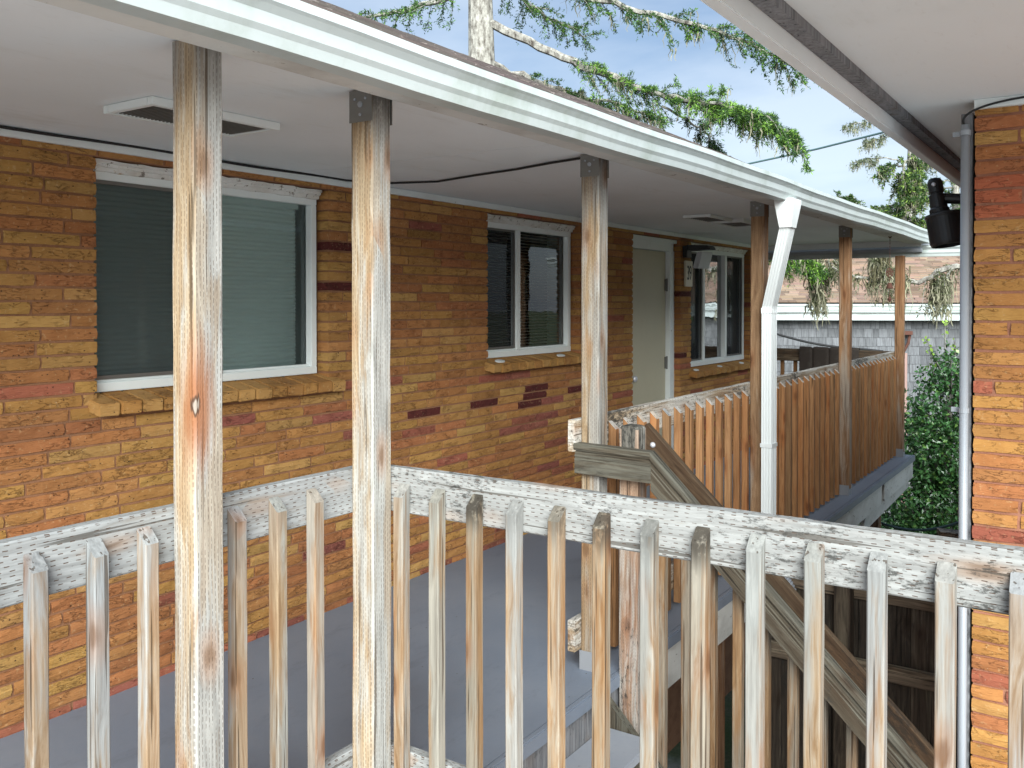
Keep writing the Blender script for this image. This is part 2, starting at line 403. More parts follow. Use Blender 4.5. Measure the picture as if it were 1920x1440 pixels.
M['dark_room'] = plain('room_wall', (0.06, 0.058, 0.055), 0.9)
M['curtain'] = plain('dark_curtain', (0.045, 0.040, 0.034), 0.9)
M['blind_pale'] = plain('pale_blind', (0.70, 0.745, 0.73), 0.7, var=0.08)
M['blind_dark'] = plain('grey_blind', (0.74, 0.70, 0.62), 0.6, var=0.1)
M['glass'] = glass_mat('window_glass', (0.78, 0.88, 0.86), 1.15, 0.05)
M['glass_clear'] = glass_mat('mirror_glass', (0.42, 0.48, 0.47), 2.6, 0.09)
M['screen'] = screen_mat('insect_screen', (0.030, 0.034, 0.036), 0.50)
M['mesh'] = screen_mat('vent_mesh', (0.035, 0.032, 0.030), 0.86)
M['brick'] = brick_mat('brick_face', 'object')
M['brick_far'] = brick_mat('brick_field_face', 'attr')
M['mortar'] = mortar_mat('brown_mortar', (0.30, 0.150, 0.080))
M['mortar_red'] = mortar_mat('reddish_mortar', (0.36, 0.165, 0.105))
M['needle'] = leaf_mat('spruce_needles', 0.6, 0.25, 0.30)
M['lichen'] = leaf_mat('lichen_strands', 0.9, 0.1, 0.25)
M['holly'] = leaf_mat('holly_leaves', 0.30, 0.6, 0.12)
M['grass'] = leaf_mat('grass_blades', 0.7, 0.2, 0.3)

def bark_mat():
    t = NT('lichened_bark')
    p = t.geo('Position')
    n = t.noise(t.scale(p, (1, 1, 0.5)), 14, 6, 0.7)
    c = t.ramp(n, 0.35, 0.62, (0.07, 0.058, 0.048), (0.36, 0.35, 0.31))
    t.color(c); t.rough(0.95); t.bump(n, 0.8, 0.02)
    return t.m
M['bark'] = bark_mat()

def ground_mat():
    t = NT('lawn_ground')
    p = t.geo('Position')
    n = t.noise(p, 0.6, 6, 0.65); f = t.noise(p, 22, 5, 0.7)
    c = t.mix(t.step(n, 0.35, 0.65), (0.06, 0.105, 0.028), (0.13, 0.115, 0.07))
    c = t.mix(t.math('MULTIPLY', t.step(f, 0.4, 0.7), 0.6), c, (0.035, 0.055, 0.018))
    bounce_yard = t.mix(f, (0.42, 0.415, 0.40), (0.60, 0.595, 0.58))  # pale paving added near the buildings to bounce light up under the soffits
    py = t.sep(p)[1]
    edge = t.step(t.math('ADD', py, t.math('MULTIPLY', n, 1.2)), 8.4, 8.9)
    c = t.mix(edge, bounce_yard, c)
    t.color(c); t.rough(0.95); t.bump(f, 0.9, 0.05)
    return t.m
M['ground'] = ground_mat()

def roof_mat(name, a, b):
    t = NT(name)
    c0 = t.attr('Col')
    p = t.geo('Position')
    n = t.noise(p, 2.2, 5, 0.6); f = t.noise(p, 240, 2)
    c = t.mix(n, t.mix(1.0, c0, a, 'MULTIPLY'), t.mix(1.0, c0, b, 'MULTIPLY'))
    c = t.mix(t.math('MULTIPLY', t.step(f, 0.5, 0.7), 0.3), c, tuple(x * 0.55 for x in a))
    t.color(c); t.rough(0.95); t.bump(f, 0.5, 0.004)
    return t.m
M['roof'] = roof_mat('grey_brown_shingles', (0.155, 0.125, 0.115), (0.20, 0.175, 0.165))
M['roof_tan'] = roof_mat('tan_shingles', (0.225, 0.158, 0.122), (0.29, 0.215, 0.165))

def shingle_mat():
    t = NT('grey_cedar_shingle')
    p = t.rnd_coord()
    g = t.noise(t.scale(p, (60, 60, 4)), 1.0, 4, 0.6)
    b = t.noise(t.scale(p, (7, 7, 4)), 1.0, 3)
    c = t.ramp(g, 0.3, 0.7, (0.115, 0.122, 0.130), (0.215, 0.222, 0.232))
    c = t.mix(t.math('MULTIPLY', t.step(b, 0.42, 0.68), 0.65), c, (0.08, 0.08, 0.084))
    c = t.mix(1.0, c, t.info('Color'), 'MULTIPLY')
    t.color(c); t.rough(0.9); t.bump(g, 0.4, 0.004)
    return t.m
M['shingle'] = shingle_mat()

# ------------------------------------------------------------------ object helpers
def tag(o, label=None, cat=None, group=None, kind=None):
    if label: o['label'] = label
    if cat: o['category'] = cat
    if group: o['group'] = group
    if kind: o['kind'] = kind
    return o

def setpar(o, parent):
    if parent is not None:
        o.parent = parent
        o.matrix_parent_inverse = WM[parent.name].inverted()

WM = {}
def reg(o, mat):
    o.matrix_world = mat
    WM[o.name] = mat.copy()

def empty(name, loc, label, cat, group=None):
    o = bpy.data.objects.new(name, None)
    COL.objects.link(o)
    o.empty_display_size = 0.1
    o.location = loc
    WM[o.name] = Matrix.Translation(loc)
    return tag(o, label, cat, group)

def link(name, me, mat, parent=None, mw=None, smooth=False):
    if mat is not None and not me.materials: me.materials.append(mat)
    o = bpy.data.objects.new(name, me)
    COL.objects.link(o)
    mw = mw or Matrix.Identity(4)
    WM[o.name] = mw.copy()
    if parent is not None:
        o.parent = parent
        o.matrix_parent_inverse = WM[parent.name].inverted()
    o.matrix_basis = mw
    if smooth:
        me.polygons.foreach_set('use_smooth', [True] * len(me.polygons))
    return o

class MB:
    """collects faces for one mesh, world or local coordinates"""
    def __init__(s): s.v, s.f = [], []
    def box(s, x0, x1, y0, y1, z0, z1):
        b = len(s.v)
        s.v += [(x0, y0, z0), (x1, y0, z0), (x1, y1, z0), (x0, y1, z0), (x0, y0, z1), (x1, y0, z1), (x1, y1, z1), (x0, y1, z1)]
        s.f += [tuple(b + i for i in q) for q in ((0, 3, 2, 1), (4, 5, 6, 7), (0, 1, 5, 4), (1, 2, 6, 5), (2, 3, 7, 6), (3, 0, 4, 7))]
        return s
    def hexa(s, pts):
        b = len(s.v); s.v += [tuple(p) for p in pts]
        s.f += [tuple(b + i for i in q) for q in ((0, 3, 2, 1), (4, 5, 6, 7), (0, 1, 5, 4), (1, 2, 6, 5), (2, 3, 7, 6), (3, 0, 4, 7))]
        return s
    def loops(s, rings, cap=True, closed=True):
        b = len(s.v); n = len(rings[0])
        for r in rings: s.v += [tuple(p) for p in r]
        for i in range(len(rings) - 1):
            for j in range(n if closed else n - 1):
                k = (j + 1) % n
                s.f.append((b + i * n + j, b + i * n + k, b + (i + 1) * n + k, b + (i + 1) * n + j))
        if cap and closed:
            s.f.append(tuple(b + j for j in reversed(range(n))))
            s.f.append(tuple(b + (len(rings) - 1) * n + j for j in range(n)))
        return s
    def tube(s, pts, r, n=8, cap=True):
        pts = [Vector(p) for p in pts]
        rr = r if isinstance(r, (list, tuple)) else [r] * len(pts)
        rings = []; ref = None
        for i, p in enumerate(pts):
            d = (pts[min(i + 1, len(pts) - 1)] - pts[max(i - 1, 0)]).normalized()
            if ref is None:
                ref = d.orthogonal().normalized()
            ref = (ref - d * ref.dot(d)).normalized()
            q = d.cross(ref)
            rings.append([p + (ref * math.cos(a) + q * math.sin(a)) * rr[i] for a in [2 * math.pi * k / n for k in range(n)]])
        return s.loops(rings, cap)
    def lathe(s, prof, origin, axis, n=24):
        axis = Vector(axis).normalized(); origin = Vector(origin)
        a = axis.orthogonal().normalized(); b = axis.cross(a)
        rings = [[origin + axis * t + (a * math.cos(w) + b * math.sin(w)) * r for w in [2 * math.pi * k / n for k in range(n)]] for r, t in prof]
        return s.loops(rings, True)
    def sweep(s, prof, pts, xdir, ydir, cap=True):
        """same profile (list of (a,b)) at each point, a along xdir, b along ydir"""
        X, Y = Vector(xdir), Vector(ydir)
        return s.loops([[Vector(p) + X * a + Y * b for a, b in prof] for p in pts], cap)
    def mesh(s, name):
        me = bpy.data.meshes.new(name)
        me.from_pydata([tuple(v) for v in s.v], [], s.f)
        bm = bmesh.new(); bm.from_mesh(me)
        bmesh.ops.recalc_face_normals(bm, faces=bm.faces)
        bm.to_mesh(me); bm.free()
        me.update()
        return me
    def build(s, name, mat, parent=None, smooth=False, bevel=0.0):
        me = s.mesh(name)
        if bevel:
            bm = bmesh.new(); bm.from_mesh(me)
            bmesh.ops.bevel(bm, geom=bm.edges[:], offset=bevel, segments=2, affect='EDGES', clamp_overlap=True)
            bm.to_mesh(me); bm.free()
        o = link(name, me, mat, parent, None, smooth)
        return o

def H(h): return CZ + h

def basis(loc, zdir, xdir):
    z = Vector(zdir).normalized(); x = Vector(xdir).normalized(); x = (x - z * x.dot(z)).normalized(); y = z.cross(x)
    m = Matrix((x, y, z)).transposed().to_4x4(); m.translation = Vector(loc)
    return m

_tr = random.Random(3)
def timber_mesh(name, L, w, d, seg=8, jit=0.0012, ch=0.004, topcut=None, rot=0.0, r=_tr):
    """a sawn timber along local z with eased edges and slight unevenness. topcut=(dz at -y side): sloped top"""
    m = MB(); rings = []
    hw, hd = w / 2, d / 2
    sec = [(-hw + ch, -hd), (hw - ch, -hd), (hw, -hd + ch), (hw, hd - ch), (hw - ch, hd), (-hw + ch, hd), (-hw, hd - ch), (-hw, -hd + ch)]
    bx, by = 0.0, 0.0
    for i in range(seg + 1):
        t = i / seg
        bx = bx * 0.7 + r.uniform(-jit, jit) * 0.5; by = by * 0.7 + r.uniform(-jit, jit) * 0.5
        ring = []
        for (a, b) in sec:
            z = t * L
            if topcut and i == seg:
                z = L - topcut * (hd - b) / d
            ring.append((a + bx + r.uniform(-jit, jit) * .5, b + by + r.uniform(-jit, jit) * .5, z))
        rings.append(ring)
    m.loops(rings)
    return m.mesh(name)

def timber(name, parent, mat, L, w, d, loc, zdir=(0, 0, 1), xdir=(1, 0, 0), seg=8, jit=0.0012, ch=0.004, topcut=None, col=(1, 1, 1, 1), me=None):
    me = me or timber_mesh(name, L, w, d, seg, jit, ch, topcut)
    o = link(name, me, M[mat], parent, basis(loc, zdir, xdir))
    o.color = col
    return o

def color_mesh(name, V, F, C, mat, parent=None, nper=None):
    """mesh from numpy arrays with a colour per vertex"""
    me = bpy.data.meshes.new(name)
    V = np.asarray(V, dtype=np.float32); F = np.asarray(F, dtype=np.int32)
    nv, nf, k = len(V), len(F), F.shape[1]
    me.vertices.add(nv); me.vertices.foreach_set('co', V.ravel())
    me.loops.add(nf * k); me.loops.foreach_set('vertex_index', F.ravel())
    me.polygons.add(nf)
    me.polygons.foreach_set('loop_start', np.arange(0, nf * k, k, dtype=np.int32))
    me.polygons.foreach_set('use_smooth', np.zeros(nf, dtype=bool))
    me.update(calc_edges=True)
    a = me.color_attributes.new('Col', 'FLOAT_COLOR', 'POINT')
    C = np.asarray(C, dtype=np.float32)
    if C.shape[1] == 3: C = np.hstack([C, np.ones((len(C), 1), np.float32)])
    a.data.foreach_set('color', C.ravel())
    me.validate()
    return link(name, me, mat, parent)

# a point seen at pixel (px,py) of the 1920x1440 survey sheet at depth d metres -> surveyed world point
SIN, COS = math.sin(R(33.8)), math.cos(R(33.8))
def at(px, py, d):
    r = (px - 960) / 1704
    x = r * d
    return Vector((COS * x - SIN * d, SIN * x + COS * d, CZ - (py - 568) / 1704 * d))

# ================================================================== ground
gm = MB()
gm.v = [(-400, -400, 0), (400, -400, 0), (400, 400, 0), (-400, 400, 0)]; gm.f = [(0, 1, 2, 3)]
tag(gm.build('ground', M['ground']), kind='structure')

# ================================================================== bricks
OCHRE = [(0.42, 0.226, 0.068), (0.40, 0.204, 0.060), (0.44, 0.246, 0.082), (0.38, 0.188, 0.058)]
ORANGE = [(0.40, 0.180, 0.062), (0.38, 0.160, 0.058), (0.41, 0.195, 0.068), (0.36, 0.145, 0.058)]
RED = [(0.34, 0.115, 0.065), (0.30, 0.100, 0.060), (0.27, 0.090, 0.062)]
MAROON = [(0.13, 0.030, 0.022), (0.16, 0.040, 0.030)]
def brick_color(r, pr):
    k = r.random()
    for p, lst in zip(pr, (OCHRE, ORANGE, RED, MAROON)):
        if k < p: break
        k -= p
    c = r.choice(lst); s = r.uniform(0.86, 1.14)
    return (min(.9, c[0] * s), min(.9, c[1] * s * r.uniform(.95, 1.05)), min(.9, c[2] * s), 1)

def brick_variant(L, hgt, depth, r, nx=5, nz=2):
    """open-backed brick, front face at x=0 looking to +x, length along y (0..L), centred on z"""
    v, f = [], []
    for j in range(nz + 1):
        for i in range(nx + 1):
            y = L * i / nx; z = hgt * (j / nz - 0.5); x = r.uniform(-0.0026, 0.0026)
            if i in (0, nx): x -= 0.0015; y += r.uniform(-0.002, 0.002)
            if j in (0, nz): x -= 0.0022; z += r.uniform(-0.0016, 0.0016)
            if i in (0, nx) and j in (0, nz):
                x -= r.uniform(0.0, 0.002); y += (0.0008 if i == 0 else -0.0008)
            v.append((x, y, z))
    idx = lambda i, j: j * (nx + 1) + i
    for j in range(nz):
        for i in range(nx):
            f.append((idx(i, j), idx(i + 1, j), idx(i + 1, j + 1), idx(i, j + 1)))
    per = [(i, 0) for i in range(nx)] + [(nx, j) for j in range(nz)] + [(i, nz) for i in range(nx, 0, -1)] + [(0, j) for j in range(nz, 0, -1)]
    b = len(v)
    for (i, j) in per:
        x, y, z = v[idx(i, j)]
        v.append((-depth, y, z))
    n = len(per)
    for k in range(n):
        a0, a1 = idx(*per[k]), idx(*per[(k + 1) % n])
        f.append((a0, b + k, b + (k + 1) % n, a1))
    return v, f

BP = 0.0535           # course pitch
br = random.Random(11)
VAR = {'long': [], 'short': []}
for kind, L in (('long', 0.30), ('short', 0.14)):
    for k in range(9):
        v, f = brick_variant(L, BP - 0.0100, 0.085, br, 5 if kind == 'long' else 3, 2)
        me = bpy.data.meshes.new('brick_' + kind); me.from_pydata(v, [], f); me.update()
        me.materials.append(M['brick'])
        VAR[kind].append((me, np.array(v), f, L))

def lay_courses(r, z_top, rows, span, openings, joint=0.011):
    """returns [(row, y0, y1, zc)] for a wall running along y"""
    out = []
    for i in range(rows):
        zc = z_top - (i + 0.5) * BP
        segs = [span]
        for (a, b, z0, z1) in openings:
            if z0 < zc < z1:
                ns = []
                for s in segs:
                    if b <= s[0] or a >= s[1]: ns.append(s); continue
                    if a > s[0]: ns.append((s[0], a))
                    if b < s[1]: ns.append((b, s[1]))
                segs = ns
        off = (i % 2) * 0.155 + r.uniform(-0.035, 0.035) + (i % 5) * 0.013
        for (s0, s1) in segs:
            cuts = [s0]
            y = math.floor(s0 / 0.311) * 0.311 + off
            while y < s1 - 0.06:
                if y > s0 + 0.06: cuts.append(y)
                y += 0.311 if r.random() > 0.10 else 0.155
            cuts.append(s1)
            for a, b in zip(cuts[:-1], cuts[1:]):
                out.append((i, a + (joint / 2 if a > s0 else 0), b - (joint / 2 if b < s1 else 0), zc))
    return out

def place_bricks(parent, items, colors, world_of, score, limit=300):
    """items: (y0,y1,zc); individual bricks for the `limit` largest in view, the rest as one field"""
    order = sorted(range(len(items)), key=lambda k: -score(items[k]))
    chosen = set(order[:limit])
    V, F, C = [], [], []; nb = 0
    for k, (y0, y1, zc) in enumerate(items):
        L = y1 - y0
        me, va, fa, L0 = br.choice(VAR['long' if L > 0.2 else 'short'])
        mw = world_of(y0, zc) @ Matrix.Diagonal((1, L / L0, 1, 1))
        if k in chosen:
            o = link('brick', me, None, parent, mw); o.color = colors[k]
        else:
            m3 = np.array(mw.to_3x3()); t = np.array(mw.translation)
            V.append(va @ m3.T + t); F += [tuple(i + nb for i in q) for q in fa]; nb += len(va)
            C.append(np.tile(np.array(colors[k]), (len(va), 1)))
    if V:
        o = color_mesh('brick_field', np.vstack(V), np.array(F), np.vstack(C), M['brick_far'], parent)
        tag(o, kind='stuff')

# ================================================================== motel building
WALL = -3.47
REC = -3.535
motel = empty('motel_building', (WALL, 5.0, 0), 'long ochre and rust roman brick motel building with covered walkway', 'building')
U0, U1 = -1.6, 10.35
OPEN = [(2.14, 3.446, -0.42, 0.59), (4.90, 6.13, -0.42, 0.59), (7.05, 8.06, -3.0, 0.59), (8.32, 10.02, -0.6875, 0.59)]
# mortar wall with openings, opening edges 8 mm back from the brick ends
wm = MB(); WT = 0.25
def wallbox(u0, u1, h0, h1): wm.box(WALL - 0.015 - WT, WALL - 0.0085, u0, u1, H(h0), H(h1))
edges = [U0]
cur = U0
for (a, b, z0, z1) in OPEN:
    wallbox(cur, a - 0.008, -4.2, 0.70)
    wallbox(a - 0.008, b + 0.008, 0.598, 0.70)
    if z0 > -2: wallbox(a - 0.008, b + 0.008, -4.2, z0 - 0.0)
    else: wallbox(a - 0.008, b + 0.008, -4.2, DECK - 0.005)
    cur = b + 0.008
wallbox(cur, U1, -4.2, 0.70)
wm.build('wall', M['mortar'], motel)

rows = lay_courses(br, 0.65, 43, (0.55, U1), OPEN)
maroons = [(4.28, -0.66), (4.92, -0.656), (5.42, -0.604), (5.60, -0.66), (5.30, -0.71), (6.15, -0.66), (3.52, 0.30), (3.52, 0.09), (8.2, 0.1), (8.2, -0.5)]
items, cols = [], []
for (i, y0, y1, zc) in rows:
    low = i / 43
    pr = (0.50, 0.45, 0.05, 0.0) if i < 18 else ((0.60, 0.32, 0.08, 0.0) if i < 30 else (0.36, 0.55, 0.09, 0.0))
    if i > 41: pr = (0.05, 0.25, 0.60, 0.10)
    c = brick_color(br, pr)
    for (mu, mh) in maroons:
        if y0 <= mu <= y1 and abs(zc - mh) < BP / 2: c = (0.10, 0.022, 0.018, 1)
    items.append((y0, y1, zc)); cols.append(c)
def score_motel(it):
    y0, y1, zc = it
    yc = (y0 + y1) / 2
    d = COS * yc - SIN * WALL
    px = 960 + 1704 * (SIN * yc + COS * WALL) / d
    py = 568 - 1704 * zc / d
    vis = 1.0
    if px < 0 or px > 1400 or py > 1440 or py < 100: vis = 0.01
    if 316 < px < 416 or 657 < px < 735: vis = 0.3
    return vis * (y1 - y0) / d / d
place_bricks(motel, items, cols, lambda y, z: Matrix.Translation((WALL, y, H(z))), score_motel)

# white strip where wall and soffit meet
tb = MB(); tb.box(WALL - 0.005, WALL + 0.018, U0, U1, H(0.622), H(0.657))
tb.build('wall_trim', M['trim'], motel)

# dark rooms behind the windows
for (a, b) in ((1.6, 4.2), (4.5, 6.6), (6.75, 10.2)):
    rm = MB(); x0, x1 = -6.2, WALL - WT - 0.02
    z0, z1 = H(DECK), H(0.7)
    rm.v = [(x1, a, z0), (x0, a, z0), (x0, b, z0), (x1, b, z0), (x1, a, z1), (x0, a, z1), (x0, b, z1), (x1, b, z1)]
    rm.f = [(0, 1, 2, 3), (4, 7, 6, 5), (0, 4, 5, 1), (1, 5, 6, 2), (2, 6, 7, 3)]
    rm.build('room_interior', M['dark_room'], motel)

def window(a, b, h0, h1, fr, mulls, panes, sill_n, sill_drop, label):
    """a..b along the wall; mulls = mullion centres; panes = list of kinds, one for each bay"""
    w = MB()
    x0, x1 = REC - 0.05, REC
    w.box(x0, x1, a, b, H(h0), H(h0 + fr)); w.box(x0, x1, a, b, H(h1 - fr), H(h1))
    w.box(x0, x1 - 0.002, a, a + fr, H(h0 + fr), H(h1 - fr)); w.box(x0, x1 - 0.002, b - fr, b, H(h0 + fr), H(h1 - fr))
    # stepped inner lip
    w.box(x0 - 0.02, x1 - 0.018, a + fr, b - fr, H(h0 + fr), H(h0 + fr + 0.012))
    for mc in mulls: w.box(x0, x1 + 0.004, mc - 0.024, mc + 0.024, H(h0 + fr + 0.001), H(h1 - fr - 0.001))
    win = w.build('window', M['vinyl'], motel, bevel=0.003)
    if label: win['label'] = label
    ln = MB(); xi = WALL - 0.27
    ln.box(xi, x0 - 0.021, a, b, H(h0), H(h0 + 0.02)); ln.box(xi, x0 - 0.021, a, b, H(h1 - 0.02), H(h1))
    ln.box(xi, x0 - 0.021, a, a + 0.02, H(h0 + .02), H(h1 - .02)); ln.box(xi, x0 - 0.021, b - 0.02, b, H(h0 + .02), H(h1 - .02))
    ln.build('jamb_liner', M['vinyl'], win)
    cuts = [a + fr] + [q for mc in mulls for q in (mc - 0.024, mc + 0.024)] + [b - fr]
    for k, kind in enumerate(panes):
        p0, p1 = cuts[2 * k], cuts[2 * k + 1]
        gme = bpy.data.meshes.new('pane'); xg = x0 + 0.008     # one sheet facing outwards
        gme.from_pydata([(xg, p0, H(h0 + fr)), (xg, p1, H(h0 + fr)), (xg, p1, H(h1 - fr)), (xg, p0, H(h1 - fr))], [], [(0, 1, 2, 3)]); gme.update()
        link('pane', gme, M['glass_clear'] if kind == 'clear' else M['glass'], win)
        if kind.startswith('screen'):
            s = MB(); e = 0.016
            s.box(x1 - 0.022, x1 - 0.010, p0 + 0.001, p1 - 0.001, H(h0 + fr + 0.013), H(h0 + fr + 0.013 + e))
            s.box(x1 - 0.022, x1 - 0.010, p0 + 0.001, p1 - 0.001, H(h1 - fr - e), H(h1 - fr - 0.001))
            s.box(x1 - 0.022, x1 - 0.010, p0 + 0.001, p0 + e, H(h0 + fr + 0.013 + e), H(h1 - fr - e))
            s.box(x1 - 0.022, x1 - 0.010, p1 - e, p1 - 0.001, H(h0 + fr + 0.013 + e), H(h1 - fr - e))
            sf = s.build('screen_frame', M['steel'], win)
            q = MB(); q.v = [(x1 - 0.016, p0 + e, H(h0 + fr + e)), (x1 - 0.016, p1 - e, H(h0 + fr + e)), (x1 - 0.016, p1 - e, H(h1 - fr - e)), (x1 - 0.016, p0 + e, H(h1 - fr - e))]; q.f = [(0, 1, 2, 3)]
            q.build('screen', M['screen'], win)
            # pull tabs of the screen
            for hh in (h0 + 0.13, h1 - 0.17):
                tb_ = MB(); ty = p0 + e * 0.5
                for (q0, q1, z0_, z1_) in ((ty - .002, ty + .014, hh + .034, hh + .038), (ty - .002, ty + .014, hh, hh + .004), (ty + .010, ty + .014, hh + .004, hh + .034)):
                    tb_.box(x1 - 0.010, x1 - 0.003, q0, q1, H(z0_), H(z1_))
                tb_.build('screen_tab', M['black'], win)
    # rowlock brick sill, sloping outwards
    nose = WALL + 0.075
    sa, sb = a - 0.01, b + 0.075
    st = (sb - sa) / sill_n
    for k in range(sill_n):
        y0, y1 = sa + k * st + 0.004, sa + (k + 1) * st - 0.004
        j = lambda: br.uniform(-0.004, 0.004)
        top_b, top_f = H(sill_drop + 0.012), H(sill_drop - 0.022 + j() * .5)
        xb, xf = REC - 0.02, nose + j()
        s = MB()
        s.hexa([(xb, y0, top_b - .055), (xf - .004, y0, top_f - .052 + j()), (xf - .004, y1, top_f - .052 + j()), (xb, y1, top_b - .055),
                (xb, y0, top_b), (xf, y0 + j() * .3, top_f), (xf, y1, top_f), (xb, y1, top_b)])
        o = s.build('sill_brick', M['brick'], win, bevel=0.004)
        c = br.choice(OCHRE); q = br.uniform(0.95, 1.15); o.color = (c[0] * q, c[1] * q, c[2] * q, 1)
    return win

def head_trim(win, a, b, h0, h1):
    """old flaking timber head above a vinyl window: stepped moulding"""
    t = MB()
    n = 26
    prof = [(0.0, 0.0), (0.012, 0.002), (0.014, 0.018), (0.024, 0.022), (0.026, 0.032), (0.034, 0.036), (0.033, (h1 - h0)), (0.0, (h1 - h0))]
    rings = []
    for i in range(n + 1):
        y = a + (b - a) * i / n
        rings.append([(REC + 0.0 + x + br.uniform(-.0025, .0025), y, H(h0 + z * (h1 - h0) / max(h1 - h0, .001) * 1.0) + br.uniform(-.003, .003)) for x, z in prof])
    t.loops(rings)
    return t.build('head_trim', M['flaking'], win)

w1 = window(2.11, 3.425, -0.372, 0.553, 0.038, [2.79], ['screen', 'glass'], 14, -0.385, 'wide window with dark insect screen and pale blind')
head_trim(w1, 2.12, 3.43, 0.546, 0.594)
w2 = window(4.87, 6.10, -0.372, 0.553, 0.042, [5.36], ['screen', 'glass'], 13, -0.385, 'two-pane window with venetian blind and white mullion')
head_trim(w2, 4.89, 6.11, 0.546, 0.594)
w3 = window(8.29, 10.00, -0.635, 0.556, 0.045, [8.80, 9.42], ['screen', 'clear', 'screen'], 17, -0.652, 'tall three-pane window nearest the far end')
head_trim(w3, 8.30, 10.005, 0.55, 0.594)

def pleated(a, b, h0, h1, x, pitch, amp, mat, win, name='blind'):
    t = MB(); n = int((h1 - h0) / pitch * 2)
    rings = []
    for i in range(n + 1):
        z = H(h0) + (H(h1) - H(h0)) * i / n
        xx = x + (amp if i % 2 else 0)
        rings.append([(xx, a, z), (xx, b, z), (xx - 0.004, b, z), (xx - 0.004, a, z)])
    t.loops(rings)
    return tag(t.build(name, mat, win), kind='stuff')
def slats(a, b, h0, h1, x, pitch, wid, tilt, mat, win):
    t = MB(); z = h0
    while z < h1:
        dx, dz = wid / 2 * math.cos(tilt), wid / 2 * math.sin(tilt)
        t.hexa([(x - dx, a, H(z) - dz), (x + dx, a, H(z) + dz), (x + dx, b, H(z) + dz), (x - dx, b, H(z) - dz),
                (x - dx, a, H(z) - dz + .0012), (x + dx, a, H(z) + dz + .0012), (x + dx, b, H(z) + dz + .0012), (x - dx, b, H(z) - dz + .0012)])
        z += pitch
    return tag(t.build('blind', mat, win), kind='stuff')
pleated(2.10, 3.335, -0.36, 0.53, REC - 0.072, 0.0215, 0.008, M['blind_pale'], w1)
hb = MB(); hb.box(REC - 0.09, REC - 0.055, 2.10, 3.345, H(0.49), H(0.53)); hb.build('blind_headrail', M['blind_pale'], w1)
slats(4.86, 6.06, -0.34, 0.51, REC - 0.085, 0.022, 0.024, R(-20), M['blind_dark'], w2)
cv = MB()
rings = []
for i in range(60):
    y = 4.85 + 0.74 * i / 59
    x = REC - 0.19 + 0.02 * math.sin(i * 1.3)
    rings.append([(x, y, H(-0.5)), (x, y, H(0.55)), (x - .005, y, H(.55)), (x - .005, y, H(-.5))])
cv.loops(rings); cv.build('curtain', M['curtain'], w2)
for (a, b) in ((8.25, 8.9), (9.5, 10.05)):
    cv = MB(); rings = []
    for i in range(50):
        y = a + (b - a) * i / 49
        x = REC - 0.16 + 0.022 * math.sin(i * 1.15)
        rings.append([(x, y, H(-0.75)), (x, y, H(0.56)), (x - .005, y, H(.56)), (x - .005, y, H(-.75))])
    cv.loops(rings); cv.build('curtain', M['curtain'], w3)
# white oval weep caps lying on the far sills
for (u, win, hh) in ((5.02, w2, -0.392), (5.82, w2, -0.392), (8.42, w3, -0.660), (9.05, w3, -0.660), (9.7, w3, -0.66)):
    t = MB(); n = 16
    x0 = WALL + 0.012
    rings = [[(x0 + 0.021 * s * math.cos(2 * math.pi * k / n), u + 0.052 * s * math.sin(2 * math.pi * k / n), H(hh) + z - 0.34 * 0.021 * s * math.cos(2 * math.pi * k / n)) for k in range(n)] for s, z in ((1.0, 0.0), (1.0, 0.005), (0.7, 0.008))]
    t.loops(rings); t.build('weep_cap', M['trim'], win)

# door, recessed
DX = WALL - 0.085
dm = MB(); dm.box(DX - 0.04, DX, 7.10, 7.905, H(DECK + 0.02), H(0.478))
door = dm.build('door', M['door'], motel, bevel=0.003); door['label'] = 'plain olive beige door'
df = MB()
df.box(DX - 0.05, DX + 0.045, 7.91, 7.985, H(DECK), H(0.49)); df.box(DX - 0.05, DX + 0.02, 7.985, 8.066, H(DECK), H(0.49))
df.box(DX - 0.05, DX + 0.045, 7.02, 7.985, H(0.482), H(0.585)); df.box(DX - 0.05, DX + 0.060, 7.02, 8.03, H(0.56), H(0.594))
df.box(DX - 0.05, DX + 0.045, 7.03, 7.095, H(DECK), H(0.482))
df.build('door_frame', M['trim'], motel, bevel=0.003)
for hh in (0.17, -0.56):
    h = MB(); h.box(DX + 0.0, DX + 0.012, 7.880, 7.915, H(hh - .055), H(hh + .055)); h.tube([(DX + .014, 7.908, H(hh - .06)), (DX + .014, 7.908, H(hh + .06))], 0.008)
    h.build('hinge', M['steel'], door)
kb = MB(); kb.lathe([(0.026, 0), (0.026, 0.006), (0.011, 0.010), (0.011, 0.035), (0.026, 0.042), (0.029, 0.056), (0.020, 0.068), (0.004, 0.071)], (DX, 7.155, H(-0.66)), (1, 0, 0), 16)
kb.build('door_knob', M['bolt'], door, smooth=True)

# ------------------------------------------------------------------ porch ceiling, roof, gutter
SOF = 0.66
RE = 10.40           # roof end
s = MB()
for (a, b) in ((-1.6, 0.78), (0.786, 3.22), (3.226, 5.66), (5.666, 8.10), (8.106, RE - .02)):
    s.box(-3.52, -1.885, a, b, H(SOF), H(SOF + 0.02))
s.build('soffit', M['soffit'], motel)
eb = MB(); eb.box(-1.880, -1.725, -1.6, RE, H(0.628), H(SOF + 0.08))
eb.build('eave_board', M['white_board'], motel, bevel=0.003)
fb = MB(); fb.box(-3.6, -1.75, RE - .018, RE + .008, H(0.60), H(SOF + 0.09)); fb.build('end_board', M['trim'], motel)

